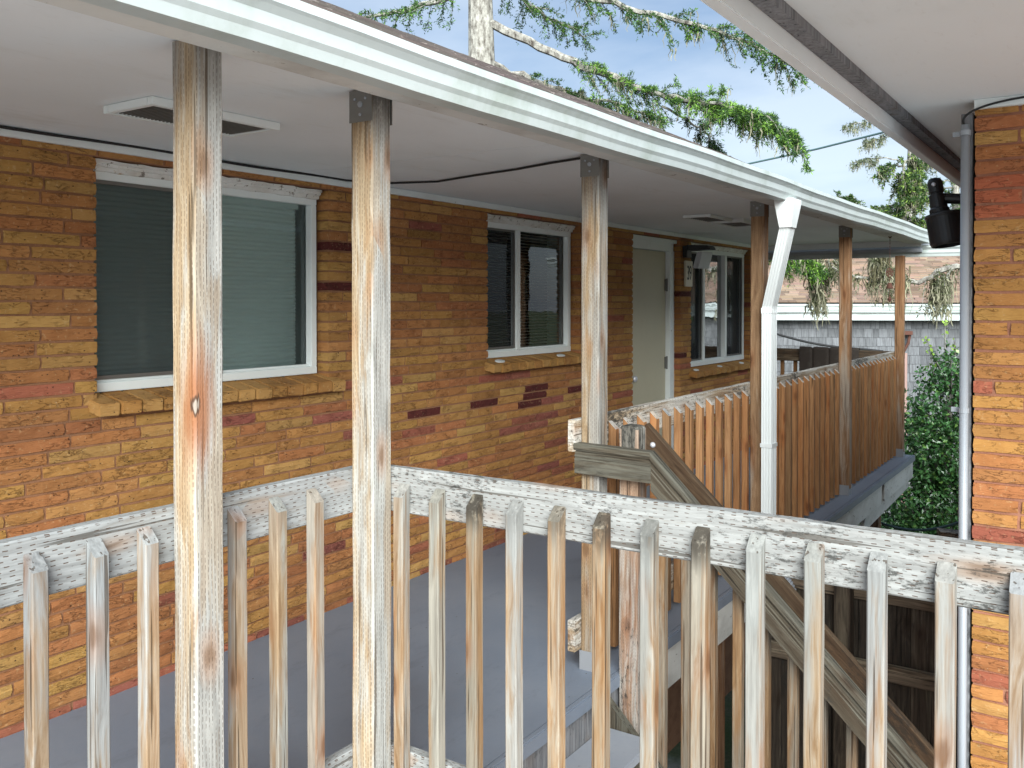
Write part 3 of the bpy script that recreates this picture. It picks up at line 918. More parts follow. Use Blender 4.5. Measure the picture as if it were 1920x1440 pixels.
# K-style gutter, slightly sagging along its run
def gutter_path(u0, u1, n): return [u0 + (u1 - u0) * i / n for i in range(n + 1)]
KP = [(0.0, 0.10), (0.0, 0.0), (0.062, 0.0), (0.070, 0.022), (0.080, 0.034), (0.084, 0.060), (0.098, 0.074), (0.106, 0.080), (0.106, 0.100), (0.100, 0.100), (0.100, 0.086), (0.094, 0.080), (0.078, 0.064), (0.074, 0.038), (0.064, 0.026), (0.058, 0.005), (0.005, 0.005), (0.005, 0.10)]
g = MB(); rings = []
for u in gutter_path(-1.6, RE + 0.05, 40):
    sag = 0.004 * math.sin(u * 1.7) + 0.002 * math.sin(u * 5.1)
    rings.append([(-1.723 + a, u, H(0.605 + b * 1.12 + sag + 0.0035 * (u - 3))) for a, b in KP])
g.loops(rings)
gut = g.build('gutter', M['gutter'], motel)
# end gutter, running away from the wall under the far roof end
g = MB(); rings = []
for x in gutter_path(-3.6, -0.7, 16):
    rings.append([(x, RE + 0.012 + 0.13 - a, H(0.505 + b * 1.2 - 0.006 * (x + 3.6))) for a, b in KP])
g.loops(rings)
g.build('gutter', M['gutter'], motel)
g = MB(); g.box(-3.6, -0.9, RE + 0.15, RE + 0.19, H(0.50), H(0.70)); g.build('end_beam', M['pipe'], motel)
g = MB(); g.tube([(-3.5, RE + .03, H(.57)), (-2.6, RE + .03, H(.567)), (-1.75, RE + .03, H(.565))], 0.03, 10); g.build('end_pipe', M['pipe'], motel)

# roof: boards and laid shingle courses
def shingle_roof(name, e0, e1, run0, run1, width_fn, expo, tabw, thick, mat, parent, r, base=(1, 1, 1), var=0.22, xf=None):
    """courses of shingle tabs on the plane from eave edge e0->e1 (points) going up along vector run; all one mesh"""
    E0, E1, UP = Vector(e0), Vector(e1), Vector(run1) - Vector(run0)
    along = (E1 - E0); W = along.length; along.normalize()
    Lr = UP.length; up = UP.normalized(); nrm = along.cross(up).normalized()
    if nrm.z < 0: nrm = -nrm
    V, F, C = [], [], []; n = 0
    rows_ = int(Lr / expo)
    for i in range(rows_):
        x = -tabw * r.random()
        while x < W:
            w = tabw * r.uniform(0.6, 1.3)
            a, b = max(0, x), min(W, x + w - 0.004)
            x += w
            if b - a < 0.01: continue
            t = thick * r.uniform(0.7, 1.6); d0 = i * expo - r.uniform(0, expo * 0.10)
            d1 = (i + 1) * expo + 0.01
            p = [E0 + along * a + up * d0, E0 + along * b + up * d0, E0 + along * b + up * d1, E0 + along * a + up * d1]
            q = [p[0] + nrm * t, p[1] + nrm * t, p[2] + nrm * 0.001, p[3] + nrm * 0.001]
            V += [tuple(z) for z in p[:2] + q]
            F += [(n, n + 1, n + 3, n + 2), (n + 2, n + 3, n + 4, n + 5), (n, n + 2, n + 5, n + 5), (n + 1, n + 4, n + 3, n + 3)]
            s_ = 1 + r.uniform(-var, var); cc = [base[k] * s_ * (1 + r.uniform(-.05, .05)) for k in range(3)]
            C += [cc] * 6; n += 6
    # drop degenerate quads
    F = [f for f in F]
    tri = []
    for f in F:
        if f[2] == f[3]: tri.append((f[0], f[1], f[2]))
        else: tri += [(f[0], f[1], f[2]), (f[0], f[2], f[3])]
    return tag(color_mesh(name, np.array(V), np.array(tri), np.array(C), mat, parent), kind='stuff')
rr = random.Random(5)
rf = MB()
P0, P1, P2 = (-1.70, 0.718), (-5.5, 2.478), (-9.3, 0.72)
rf.hexa([(P0[0], -1.6, H(P0[1] - .02)), (P0[0], RE + .06, H(P0[1] - .02)), (P1[0], RE + .06, H(P1[1] - .02)), (P1[0], -1.6, H(P1[1] - .02)),
         (P0[0], -1.6, H(P0[1])), (P0[0], RE + .06, H(P0[1])), (P1[0], RE + .06, H(P1[1])), (P1[0], -1.6, H(P1[1]))])
rf.hexa([(P1[0], -1.6, H(P1[1] - .02)), (P1[0], RE + .06, H(P1[1] - .02)), (P2[0], RE + .06, H(P2[1] - .02)), (P2[0], -1.6, H(P2[1] - .02)),
         (P1[0] - .001, -1.6, H(P1[1])), (P1[0] - .001, RE + .06, H(P1[1])), (P2[0], RE + .06, H(P2[1])), (P2[0], -1.6, H(P2[1]))])
roof = rf.build('roof', M['end_dark'] if 'end_dark' in M else M['pipe_board'], motel)
shingle_roof('roof_shingles', (-1.69, -1.6, H(P0[1] + .001)), (-1.69, RE + .08, H(P0[1] + .001)), (P0[0], 0, P0[1]), (P1[0], 0, P1[1]), None, 0.135, 0.28, 0.012, M['roof'], roof, rr)

# soffit vents
def vent(u0, u1, v0, v1, drop, fr, slots):
    f = MB(); zt, zb = H(SOF - 0.001), H(SOF - drop)
    f.box(v0, v0 + fr, u0, u1, zb, zt); f.box(v1 - fr, v1, u0, u1, zb, zt)
    f.box(v0 + fr, v1 - fr, u0, u0 + fr, zb + .001, zt); f.box(v0 + fr, v1 - fr, u1 - fr, u1, zb + .001, zt)
    o = f.build('soffit_vent', M['trim'], motel, bevel=0.002)
    q = MB(); z = H(SOF - drop * .45)
    q.box(v0 + fr, v1 - fr, u0 + fr, u1 - fr, z, z + .002); q.build('vent_mesh', M['mesh'], o)
    q = MB()
    for k in range(slots):
        y = u0 + fr + (u1 - u0 - 2 * fr) * (k + .5) / slots
        q.box(v0 + fr, v1 - fr, y - .0025, y + .0025, z - .010, z)
    tag(q.build('vent_louvres', M['steel'], o), kind='stuff')
vent(1.77, 2.30, -2.83, -2.56, 0.028, 0.024, 32)
vent(6.40, 6.86, -2.74, -2.52, 0.022, 0.030, 10)
vent(6.88, 7.36, -2.70, -2.44, 0.030, 0.030, 14)

# downspout: funnel outlet, leaning length, ribbed vertical pipe
def rib_prof(w, d):
    pts = []
    def side(p0, p1, n, nb):
        for k in range(nb):
            t0 = k / nb
            for (a, off) in ((0.15, 0), (0.3, 1), (0.7, 1), (0.85, 0)):
                t = t0 + a / nb
                pts.append((p0[0] + (p1[0] - p0[0]) * t + n[0] * -0.0035 * off, p0[1] + (p1[1] - p0[1]) * t + n[1] * -0.0035 * off))
    side((-w / 2, -d / 2), (w / 2, -d / 2), (0, -1), 4); side((w / 2, -d / 2), (w / 2, d / 2), (1, 0), 3)
    side((w / 2, d / 2), (-w / 2, d / 2), (0, 1), 4); side((-w / 2, d / 2), (-w / 2, -d / 2), (-1, 0), 3)
    return pts
ds = MB()
RP = rib_prof(0.070, 0.096)
ds.sweep(RP, [(-1.675, 5.50, H(0.47)), (-1.845, 5.690, H(-0.02)), (-1.850, 5.695, H(-0.05))], (1, 0, 0), (0, 1, 0))
ds.sweep([(a * 1.07, b * 1.06) for a, b in RP], [(-1.850, 5.695, H(-0.03)), (-1.850, 5.695, H(-0.065))], (1, 0, 0), (0, 1, 0))
ds.sweep(RP, [(-1.850, 5.695, H(-0.05)), (-1.850, 5.695, H(-3.9))], (1, 0, 0), (0, 1, 0))
dn = ds.build('downspout', M['downspout'], gut)
fn = MB(); fn.loops([[(-1.675 + a * s1, 5.50 + b * s1, H(z)) for a, b in ((-.036, -.050), (.036, -.050), (.036, .050), (-.036, .050))] for s1, z in ((1.0, 0.455), (1.08, 0.475), (1.60, 0.600), (1.60, 0.625))])
dn2 = fn.build('downspout_funnel', M['downspout'], gut)
for hh in (-0.9, -1.45):
    t = MB(); t.box(-1.889, -1.812, 5.643, 5.748, H(hh - .012), H(hh + .012)); t.build('downspout_strap', M['downspout'], gut)

# ================================================================== walkway deck
dk = MB(); dk.box(WALL - 0.02, -1.845, -1.6, 10.47, H(DECK - 0.045), H(DECK))
deck = tag(dk.build('walkway_deck', M['deck']), kind='structure')
n_ = MB(); n_.box(-1.844, -1.815, -1.6, 10.475, H(DECK - 0.06), H(DECK + 0.003)); n_.build('deck_nosing', M['deck'], deck, bevel=0.006)
fa = MB(); fa.hexa([(-1.865, 3.7, H(-1.90)), (-1.835, 3.7, H(-1.90)), (-1.835, 8.92, H(-1.875)), (-1.865, 8.92, H(-1.875)),
                    (-1.865, 3.7, H(-1.692)), (-1.835, 3.7, H(-1.692)), (-1.835, 8.95, H(-1.692)), (-1.865, 8.95, H(-1.692))])
fa.build('fascia_board', M['white_board'], deck, bevel=0.003)
fa = MB(); fa.box(-1.862, -1.832, 9.03, 10.44, H(-1.868), H(-1.692)); fa.build('fascia_board', M['white_board'], deck, bevel=0.003)
fa = MB(); fa.hexa([(-1.90, 8.30, H(-2.03)), (-1.868, 8.30, H(-2.03)), (-1.868, 10.40, H(-1.97)), (-1.90, 10.40, H(-1.97)),
                    (-1.90, 8.52, H(-1.83)), (-1.868, 8.52, H(-1.83)), (-1.868, 10.40, H(-1.83)), (-1.90, 10.40, H(-1.83))])
fa.build('fascia_board', M['white_board'], deck, bevel=0.003)
fa = MB(); fa.box(-1.865, -1.835, -1.6, 3.69, H(-1.90), H(-1.692)); fa.build('fascia_board', M['pipe_board'], deck, bevel=0.003)
for k in range(30):
    jm = MB(); jm.box(WALL, -1.91, -1.5 + k * 0.405, -1.46 + k * 0.405, H(-1.87), H(DECK - .047)); jm.build('joist', M['dark_fence'], deck)

# posts under the porch
for u, lab in ((9.15, 'brown support post under the broken white deck edge'), (5.0, 'support post under the porch by the stair foot'), (0.3, 'support post under the near end of the walkway')):
    t = empty('support_post', (-1.95, u, 0), lab, 'post', 'posts holding up the walkway')
    timber('shaft', t, 'post_far', H(-1.9), 0.11, 0.11, (-1.95, u, 0.0), seg=10, col=(0.85, 0.75, 0.7, 1))
    b = MB(); b.box(-2.06, -1.84, u - .11, u + .11, -0.02, 0.06); b.build('footing', M['pipe'], t)

# ================================================================== porch posts
POSTS = [(1.428, 'post_knot', (1.0, 0.97, 0.94, 1), 'pale weathered porch post with a heart shaped knot, nearest the camera'),
         (2.070, 'post', (1.0, 0.98, 0.95, .35), 'whitened porch post at the corner where two grey railings meet'),
         (3.520, 'post', (0.84, 0.80, 0.76, .5), 'grey knotty porch post beside the stair head'),
         (5.740, 'post_far', (1.0, 0.98, 0.95, 1), 'brown porch post just behind the white downspout'),
         (7.960, 'post_far', (1.12, 1.0, 0.9, 1), 'brown porch post halfway along the cedar railing'),
         (10.26, 'post_far', (1.0, 0.88, 0.78, 1), 'dark brown porch post at the far end of the walkway')]
PV0, PV1 = -1.989, -1.900
for k, (u, mat, col, lab) in enumerate(POSTS):
    pc = ((PV0 + PV1) / 2, u + 0.0445)
    t = empty('porch_post', (pc[0], pc[1], H(DECK)), lab, 'post', 'posts carrying the porch roof')
    top = 0.655 if k < 5 else 0.50
    timber('shaft', t, mat, top - DECK - 0.055, 0.089, 0.089, (pc[0], pc[1], H(DECK + 0.055)), seg=26, jit=0.0016, ch=0.006, col=col)
    c = MB()      # cap bracket: two plates on the faces along the eave
    if k >= 1 and k < 5:
        c.box(pc[0] - .046, pc[0] + .046, u + .0898, u + .0925, H(top - .098), H(top)); c.build('cap_bracket', M['steel'], t); c = MB()
        c.box(pc[0] - .046, pc[0] + .046, u - .0035, u - .0008, H(top - .098), H(top))
        br_ = c.build('cap_bracket', M['steel'], t)
        for (dx, dz, rad) in ((-.022, -.028, .004), (.022, -.028, .004), (0.0, -.045, .0095), (0.0, -.076, .005)):
            q = MB(); q.lathe([(rad, 0), (rad, .003), (rad * .6, .005)], (pc[0] + dx, u - .0035, H(top + dz)), (0, -1, 0), 10); q.build('bolt', M['base_metal'], br_)
    b = MB()      # stand-off base
    b.box(pc[0] - .048, pc[0] + .048, u - .004, u - .0008, H(DECK), H(DECK + .085)); b.box(pc[0] - .048, pc[0] + .048, u + .0898, u + .093, H(DECK), H(DECK + .085))
    b.box(pc[0] - .048, pc[0] + .048, u - .0008, u + .0898, H(DECK), H(DECK + .05))
    b.build('base_bracket', M['base_metal'], t)

# ================================================================== railings
pk = random.Random(21)
RT = -0.516
def tint(r, sat=0.0):
    s_ = r.uniform(0.86, 1.08); w = r.uniform(-0.06, 0.06)
    return (min(1.2, s_ * (1 + w)), s_, s_ * (1 - w), 1)
PICK = [timber_mesh('picket', 1.17, 0.038, 0.038, 10, 0.0011, 0.003, 0.036) for _ in range(6)]
# near run along the walkway
rl = empty('railing', (-1.97, 1.0, H(DECK)), 'bleached grey railing parallel to the wall, left of the corner post', 'railing')
timber('top_rail', rl, 'rail', 4.2, 0.14, 0.038, (-2.010, -2.05, H(RT - 0.07)), (0, 1, 0), (0, 0, 1), 40, 0.0016, 0.004)
timber('bottom_rail', rl, 'rail', 4.2, 0.14, 0.038, (-2.010, -2.05, H(-1.47)), (0, 1, 0), (0, 0, 1), 40, 0.0016, 0.004)
LP = [1.049 - 0.141 * k for k in range(10, 0, -1)] + [1.049, 1.194, 1.325, 1.595, 1.738, 1.881]
LT = {1.049: (0.85, 0.85, 0.86, 1), 1.194: (0.98, 0.99, 1.0, 1), 1.325: (1.12, 1.12, 1.12, 1), 1.595: (1.04, 1.05, 1.07, 1), 1.738: (0.92, 0.90, 0.84, 1), 1.881: (1.06, 0.92, 0.78, 1)}
# sawn tops slope towards +x on this run: local -y faces +x
for u in LP:
    o = timber('picket', rl, 'picket', 0, 0, 0, (-1.970, u + 0.019, H(-0.55 - 1.17)), (0, 0, 1), (0, 1, 0), me=pk.choice(PICK), col=LT.get(u, tint(pk)))
    # basis: z up, x=+Y -> y = z cross x = -X ; local -y faces +X
# run across the stair head
rl2 = empty('railing', (-0.9, 2.16, H(DECK)), 'mould stained white railing running from corner post to brick corner on right', 'railing')
timber('top_rail', rl2, 'rail_mould', 2.75, 0.14, 0.038, (-1.995, 2.180, H(RT - 0.07)), (1, 0, 0), (0, 0, 1), 30, 0.0016, 0.004)
timber('bottom_rail', rl2, 'rail_mould', 2.75, 0.14, 0.038, (-1.995, 2.180, H(-1.47)), (1, 0, 0), (0, 0, 1), 30, 0.0016, 0.004)
timber('end_post', rl2, 'post', 1.95, 0.089, 0.089, (0.80, 2.20, H(-2.4)), seg=14)
RTN = [(0.98, 0.93, 0.86), (1.0, 0.94, 0.82), (0.80, 0.70, 0.56), (1.06, 1.04, 1.0), (1.08, 0.95, 0.78), (0.92, 0.78, 0.60), (1.0, 0.98, 0.92), (1.0, 0.88, 0.72), (1.04, 1.03, 0.98), (0.92, 0.90, 0.84), (0.98, 0.97, 0.95), (1.02, 0.98, 0.92), (0.92, 0.92, 0.94)]
for k in range(19):
    v = -1.863 + 0.1396 * k
    o = timber('picket', rl2, 'picket', 0, 0, 0, (v + 0.019, 2.140, H(-0.562 - 1.17)), (0, 0, 1), (1, 0, 0), me=pk.choice(PICK), col=(*(RTN[k] if k < 13 else tint(pk)[:3]), {1: .8, 2: .1, 4: .45, 5: .15, 6: .5, 7: .1, 3: .7}.get(k, 1.0)))
    # basis: x=+X, y=+Y; local -y faces -Y (towards the viewer)
# charred looking mould on some sawn picket ends is left to the material
# far run along the walkway edge, three bays
rl3 = empty('railing', (-1.97, 7.0, H(DECK)), 'orange brown cedar picket railing along the far walkway edge', 'railing')
timber('top_rail', rl3, 'rail_far', 6.86, 0.14, 0.038, (-2.010, 3.475, H(RT - 0.07)), (0, 1, 0), (0, 0, 1), 40, 0.0014, 0.004)
timber('bottom_rail', rl3, 'rail_far', 6.86, 0.14, 0.038, (-2.010, 3.475, H(-1.475)), (0, 1, 0), (0, 0, 1), 40, 0.0014, 0.004)
PICKF = [timber_mesh('picket', 1.055, 0.038, 0.038, 5, 0.0008, 0.003, 0.036) for _ in range(6)]
for (a, b, n) in ((3.80, 5.60, 13), (5.92, 7.84, 14), (8.13, 10.16, 15)):
    for k in range(n):
        u = a + (b - a) * k / (n - 1)
        s_ = pk.uniform(0.80, 1.12); w = pk.uniform(-.10, .10)
        timber('picket', rl3, 'picket_far', 0, 0, 0, (-1.970, u, H(-0.553 - 1.055)), (0, 0, 1), (0, 1, 0), me=pk.choice(PICKF), col=(s_ * (1 + w), s_, s_ * (1 - w), 1))
# end railing across the walkway
rl4 = empty('railing', (-2.7, 10.30, H(DECK)), 'dark end railing closing the walkway behind the cedar railing', 'railing')
timber('top_rail', rl4, 'dark_fence', 1.45, 0.14, 0.038, (-3.46, 10.33, H(RT - 0.07)), (1, 0, 0), (0, 0, 1), 12, col=(2.2, 1.9, 1.6, 1))
timber('bottom_rail', rl4, 'dark_fence', 1.45, 0.14, 0.038, (-3.46, 10.33, H(-1.475)), (1, 0, 0), (0, 0, 1), 12, col=(2.2, 1.9, 1.6, 1))
for k in range(9):
    timber('picket', rl4, 'picket_far', 0, 0, 0, (-3.36 + 0.147 * k, 10.372, H(-0.553 - 1.055)), (0, 0, 1), (-1, 0, 0), me=pk.choice(PICKF), col=tint(pk))
# rug hung over the end railing
rg = MB(); rings = []
prof = []
for i in range(15): prof.append((-0.0245 - 0.002, -0.60 + i * 0.042))
prof += [(-0.020, 0.004), (0.0, 0.014), (0.020, 0.004)]
for i in range(11): prof.append((0.0265, -i * 0.042))
x0_, x1_ = -3.00, -2.36
for j in range(33):
    x = x0_ + (x1_ - x0_) * j / 32
    fold = sum(-0.012 * math.exp(-((j / 32 - c) / 0.022) ** 2) for c in (0.22, 0.50, 0.74))
    rings.append([(x, 10.33 + a + (fold if b < 0.0 and a < 0 else 0) * -1 * (1 if a < 0 else 0), H(RT + b + 0.004 + (fold * 0.8 if b > 0 else 0))) for a, b in prof])
ro = []
for ring in rings:
    inner = [(p[0], p[1] + (0.010 if p[1] > 10.33 else -0.010), p[2] + 0.010) for p in reversed(ring)]
    ro.append(list(ring) + inner)
rg.loops(ro)
tag(rg.build('rug', M['rug'], smooth=False), 'dark brown folded rug draped over the end railing', 'rug')

# ================================================================== staircase going down beside the corner
st = empty('staircase', (-1.8, 2.9, H(DECK)), 'timber staircase with moulded grey handrail descending behind the stained railing', 'staircase')
RUN, RISE = 0.2, 0.194
NST = 13
for k in range(NST):
    b = MB(); v0 = -1.835 + k * RUN; z = H(DECK - (k + 1) * RISE)
    b.box(v0, v0 + RUN + 0.03, 2.26, 3.46, z - 0.038, z)
    b.build('tread', M['tread'], st, bevel=0.004)
for y in (2.235, 3.485):
    sg = MB(); v0, v1 = -1.83, -1.83 + NST * RUN
    sg.hexa([(v0, y - .019, H(DECK - .45)), (v1, y - .019, H(DECK - .45 - NST * RISE)), (v1, y + .019, H(DECK - .45 - NST * RISE)), (v0, y + .019, H(DECK - .45)),
             (v0, y - .019, H(DECK - .08)), (v1, y - .019, H(DECK - .08 - NST * RISE)), (v1, y + .019, H(DECK - .08 - NST * RISE)), (v0, y + .019, H(DECK - .08))])
    sg.build('stringer', M['stair_wood'], st)
nw = timber('newel_post', st, 'newel', 1.45, 0.089, 0.089, (-1.776, 3.606, H(-2.00)), seg=14, jit=0.002)
cp = MB()
cp.loops([[(-1.776 + a * s_ , 3.606 + b * s_, H(z)) for a, b in ((-.0445, -.03), (-.03, -.0445), (.03, -.0445), (.0445, -.03), (.0445, .03), (.03, .0445), (-.03, .0445), (-.0445, .03))] for s_, z in ((1.03, -0.670), (1.035, -0.60), (1.03, -0.548), (0.92, -0.538), (0.5, -0.533))])
cpo = cp.build('newel_cap', M['newel_top'], nw); cpo['label'] = 'blackened top of the newel'
# moulded handrail: level piece then the pitched piece
HP = [(0, 0.002), (-.044, 0.002), (-.050, -.004), (-.050, -.022), (-.044, -.030), (-.036, -.034), (-.036, -.050), (-.040, -.053), (-.040, -.058), (-.036, -.061), (-.036, -.066), (-.040, -.069), (-.040, -.132), (0, -.132)]
ytop = 3.518
PIT = 0.975
def moulding(name, p0, zdir, L, k, n):
    z = Vector(zdir).normalized(); x = Vector((0, 0, 1)); x = (x - z * x.dot(z)).normalized(); kx = x.z
    m = MB(); rings = []
    for i in range(n + 1):
        t = L * i / n
        # plumb-cut ends: shift along the length so both ends stay vertical
        rings.append([(b * k * kx + _tr.uniform(-.0008, .0008), -a, t + b * k * z.z + 0.0) for a, b in HP])
    m.loops(rings)
    o = link(name, m.mesh(name), M['stair_wood'], st, basis(p0, zdir, (0, 0, 1)))
    return o
moulding('level_handrail', (-1.997, ytop, H(-0.618)), (1, 0, -0.02), 0.367, 1.0, 5)
moulding('pitched_handrail', (-1.630, ytop, H(-0.626)), (1, 0, -PIT), 2.8, 1.22, 16)
bb = timber('back_rail', st, 'stair_wood', 2.9, 0.125, 0.036, (-1.775, 3.670, H(-0.575)), (1, 0, -PIT), (0, 0, 1), 20, 0.0014, col=(0.75, 0.52, 0.38, 1))
q = MB(); q.lathe([(0.0125, 0), (0.013, .004), (0.009, .010), (0.003, .013)], (-1.700, 3.651, H(-0.622)), (0, -1, 0), 14); q.build('bolt_head', M['bolt'], st, smooth=True)
PICKS = [timber_mesh('picket', 1.27, 0.038, 0.038, 5, 0.001, 0.003) for _ in range(4)]
for k in range(13):
    v = -1.62 + 0.112 * k
    s_ = pk.uniform(0.55, 0.95)
    o = timber('picket', st, 'picket', 0, 0, 0, (v, 3.575, H(-0.80 - (v + 1.631) * PIT - 1.19)), (0, 0, 1), (1, 0, 0), me=pk.choice(PICKS), col=(s_ * 1.0, s_ * 0.84, s_ * 0.66, 1))

# corrugated drain hose below the downspout
dr = MB(); pts, rads = [], []
for i in range(26):
    t = i / 25
    q_ = at(1462 + 34 * t, 1085 + 70 * t * t, 5.15); pts.append(tuple(q_)); rads.append(0.040 if i % 2 else 0.033)
dr.tube(pts, rads, 14)
tag(dr.build('drain_hose', M['pipe']), 'short ribbed grey drain hose below the stained railing', 'hose')

# ================================================================== brick building on the right
RB_U, RB_V = 3.72, -0.448
rb = empty('brick_building', (RB_V + 1.5, RB_U, 0), 'orange and ochre brick building corner at the right edge with grey conduit', 'building')
w = MB(); w.box(RB_V + 0.004, 3.2, RB_U + 0.0095, 8.2, -0.05, H(0.75)); w.build('wall', M['mortar_red'], rb)
r2 = random.Random(5)
rows = lay_courses(r2, 0.735, 88, (RB_V, 3.2), [])
its, cl = [], []
prev = None
for (i, y0, y1, zc) in rows:
    if i < 8: pr = (0.45, 0.50, 0.05, 0)
    else: pr = (0.60, 0.24, 0.16, 0)
    c = brick_color(r2, pr)
    c = (min(.9, c[0] * 1.12), min(.9, c[1] * 1.06), c[2] * 1.05, 1)
    if i in (5, 6, 7) and y0 < -0.1: c = (0.44, 0.125, 0.06, 1)
    its.append((y0, y1, zc)); cl.append(c)
def score_rb(it):
    y0, y1, zc = it
    d = COS * RB_U - SIN * max(y0, -0.5)
    return (1.0 if y0 < 0.2 and zc > -2.2 else 0.2 if zc > -2.6 else 0.02) / d
place_bricks(rb, its, cl, lambda y, z: Matrix.Translation((y, RB_U, H(z))) @ Matrix.Rotation(R(-90), 4, 'Z'), score_rb)
# eaves
sf = MB(); sf.box(-0.735, 3.6, 1.80, 8.6, H(0.742), H(0.76)); sf.build('soffit', M['soffit'], rb)
sf = MB(); sf.box(-0.775, -0.736, 1.76, 8.62, H(0.665), H(0.86)); sf.build('fascia_board', M['soffit'], rb, bevel=0.003)
sf = MB(); sf.box(-0.734, -0.690, 1.80, 8.6, H(0.715), H(0.7415)); sf.build('eave_batten', M['pipe_board'], rb)
sf = MB(); sf.box(-0.735, 3.6, 1.76, 1.798, H(0.665), H(0.86)); sf.build('fascia_board', M['soffit'], rb, bevel=0.003)
sf = MB(); sf.box(RB_V + 0.0, 3.2, RB_U - 0.02, RB_U + 0.02, H(0.708), H(0.741)); sf.build('wall_trim', M['trim'], rb)
sf = MB(); sf.hexa([(-0.80, 1.72, H(.862)), (-0.80, 8.64, H(.862)), (3.6, 8.64, H(1.9)), (3.6, 1.72, H(1.9)), (-0.80, 1.72, H(.885)), (-0.80, 8.64, H(.885)), (3.6, 8.64, H(1.925)), (3.6, 1.72, H(1.925))])
sf.build('roof', M['pipe_board'], rb)
# corner board, conduit with clamps, cable
cbd = timber('corner_board', rb, 'pipe_board', H(0.70), 0.040, 0.10, (RB_V - 0.028, RB_U + 0.065, 0.0), seg=20)
cd_ = empty('conduit_pipe', (RB_V - 0.028, RB_U - 0.01, 0.2), 'grey electrical conduit pipe running up the brick corner', 'pipe')
c = MB(); c.tube([(RB_V - 0.030, RB_U - 0.008, 0.2), (RB_V - 0.030, RB_U - 0.008, 2.5), (RB_V - 0.030, RB_U - 0.008, H(0.655))], 0.0155, 16); c.build('pipe', M['pipe'], cd_, smooth=True)
for hh in (0.617, -0.405):
    c = MB(); c.lathe([(0.0185, 0), (0.0185, 0.018)], (RB_V - 0.030, RB_U - 0.008, H(hh)), (0, 0, 1), 16); c.box(RB_V - .075, RB_V - .04, RB_U + .0085, RB_U + .0125, H(hh), H(hh + .018)); c.build('clamp', M['pipe'], cd_)
c = MB(); pts = []
for i in range(24):
    t = i / 23
    a = math.pi * t
    pts.append((RB_V - 0.030 + 0.0 - 0.035 * math.sin(a) * (1 - t) + 0.30 * t * t, RB_U - 0.010 - 0.02 * math.sin(a), H(0.650 + 0.085 * math.sin(a / 2) + 0.0 * t)))
c.tube(pts, 0.0042, 8); c.build('conduit_cable', M['cable'], cd_, smooth=True)

# black flood light on the hidden side wall of that building
fl = empty('flood_light', (RB_V, 4.25, H(0.38)), 'black drum shaped flood light on a swivel arm beside the conduit', 'lamp')
fy = 4.22
m_ = MB(); m_.lathe([(0.010, -.0), (0.062, 0.0), (0.064, 0.012), (0.052, 0.020), (0.030, 0.045), (0.028, 0.058)], (RB_V - 0.045, fy, H(0.435)), (-1, 0, 0), 24)
m_.build('wall_plate', M['black'], fl, smooth=False)
m_ = MB(); m_.tube([(RB_V - 0.095, fy, H(0.435)), (RB_V - 0.195, fy - .004, H(0.445))], 0.022, 14); m_.build('swivel_arm', M['black'], fl)
ax = Vector((0.16, -0.05, -0.98)).normalized()
p0 = Vector((RB_V - 0.212, fy - 0.006, H(0.520)))
m_ = MB(); m_.lathe([(0.006, -.012), (0.024, -.006), (0.030, 0.008), (0.030, 0.050), (0.026, 0.055), (0.026, 0.060), (0.033, 0.064), (0.034, 0.118), (0.040, 0.125), (0.040, 0.14)], p0, ax, 20)
nk = m_.build('lamp_neck', M['black'], fl)
m_ = MB(); m_.lathe([(0.008, 0), (0.008, .008), (0.004, .010)], p0 + ax * 0.02 + Vector((0.0, -0.031, 0)), (-.2, -1, 0), 10); m_.build('pivot_screw', M['bolt'], fl)
p1 = p0 + ax * 0.150 + Vector((0.018, 0, 0))
m_ = MB()
m_.lathe([(0.060, -0.004), (0.079, -0.004), (0.081, 0.004), (0.077, 0.012), (0.076, 0.118), (0.070, 0.130), (0.060, 0.132), (0.060, 0.02)], p1, ax, 36)
m_.build('lamp_drum', M['black'], fl, smooth=False)
m_ = MB()
xa = ax.orthogonal().normalized(); ya = ax.cross(xa)
for k in range(12):
    w_ = 2 * math.pi * k / 12
    d1 = xa * math.cos(w_) + ya * math.sin(w_)
    m_.tube([p1 + d1 * 0.040 + ax * 0.006, p1 + d1 * 0.064 + ax * 0.006], 0.004, 5)
m_.lathe([(0.050, 0.0), (0.055, 0.0), (0.055, 0.008), (0.050, 0.008)], p1, ax, 28)
m_.lathe([(0.002, 0.03), (0.061, 0.03), (0.061, 0.04), (0.002, 0.04)], p1, ax, 28)
m_.build('drum_fins', M['black'], fl)
m_ = MB(); m_.lathe([(0.010, 0), (0.014, .003), (0.010, .018)], p1 + ax * -0.012 + Vector((0.012, -0.03, 0)), ax, 12); m_.build('lamp_socket', M['bolt'], fl)

# ================================================================== small things on the motel wall
# flood light over the far window
wl_ = empty('wall_light', (WALL, 8.17, H(0.50)), 'black bracket wall light with pale lamp head between door and far window', 'lamp')
m_ = MB(); m_.box(WALL, WALL + 0.045, 8.10, 8.22, H(0.435), H(0.545)); m_.build('bracket_box', M['black'], wl_, bevel=0.006)
m_ = MB(); m_.hexa([(WALL + .03, 8.12, H(.50)), (WALL + .26, 8.14, H(.505)), (WALL + .26, 8.30, H(.505)), (WALL + .03, 8.28, H(.50)), (WALL + .03, 8.12, H(.555)), (WALL + .24, 8.14, H(.545)), (WALL + .24, 8.30, H(.545)), (WALL + .03, 8.28, H(.555))])
m_.build('hood', M['black'], wl_, bevel=0.005)
m_ = MB(); m_.hexa([(WALL + .10, 8.10, H(.33)), (WALL + .17, 8.06, H(.325)), (WALL + .21, 8.25, H(.325)), (WALL + .14, 8.27, H(.33)), (WALL + .14, 8.11, H(.485)), (WALL + .20, 8.09, H(.485)), (WALL + .24, 8.28, H(.485)), (WALL + .17, 8.29, H(.485))])
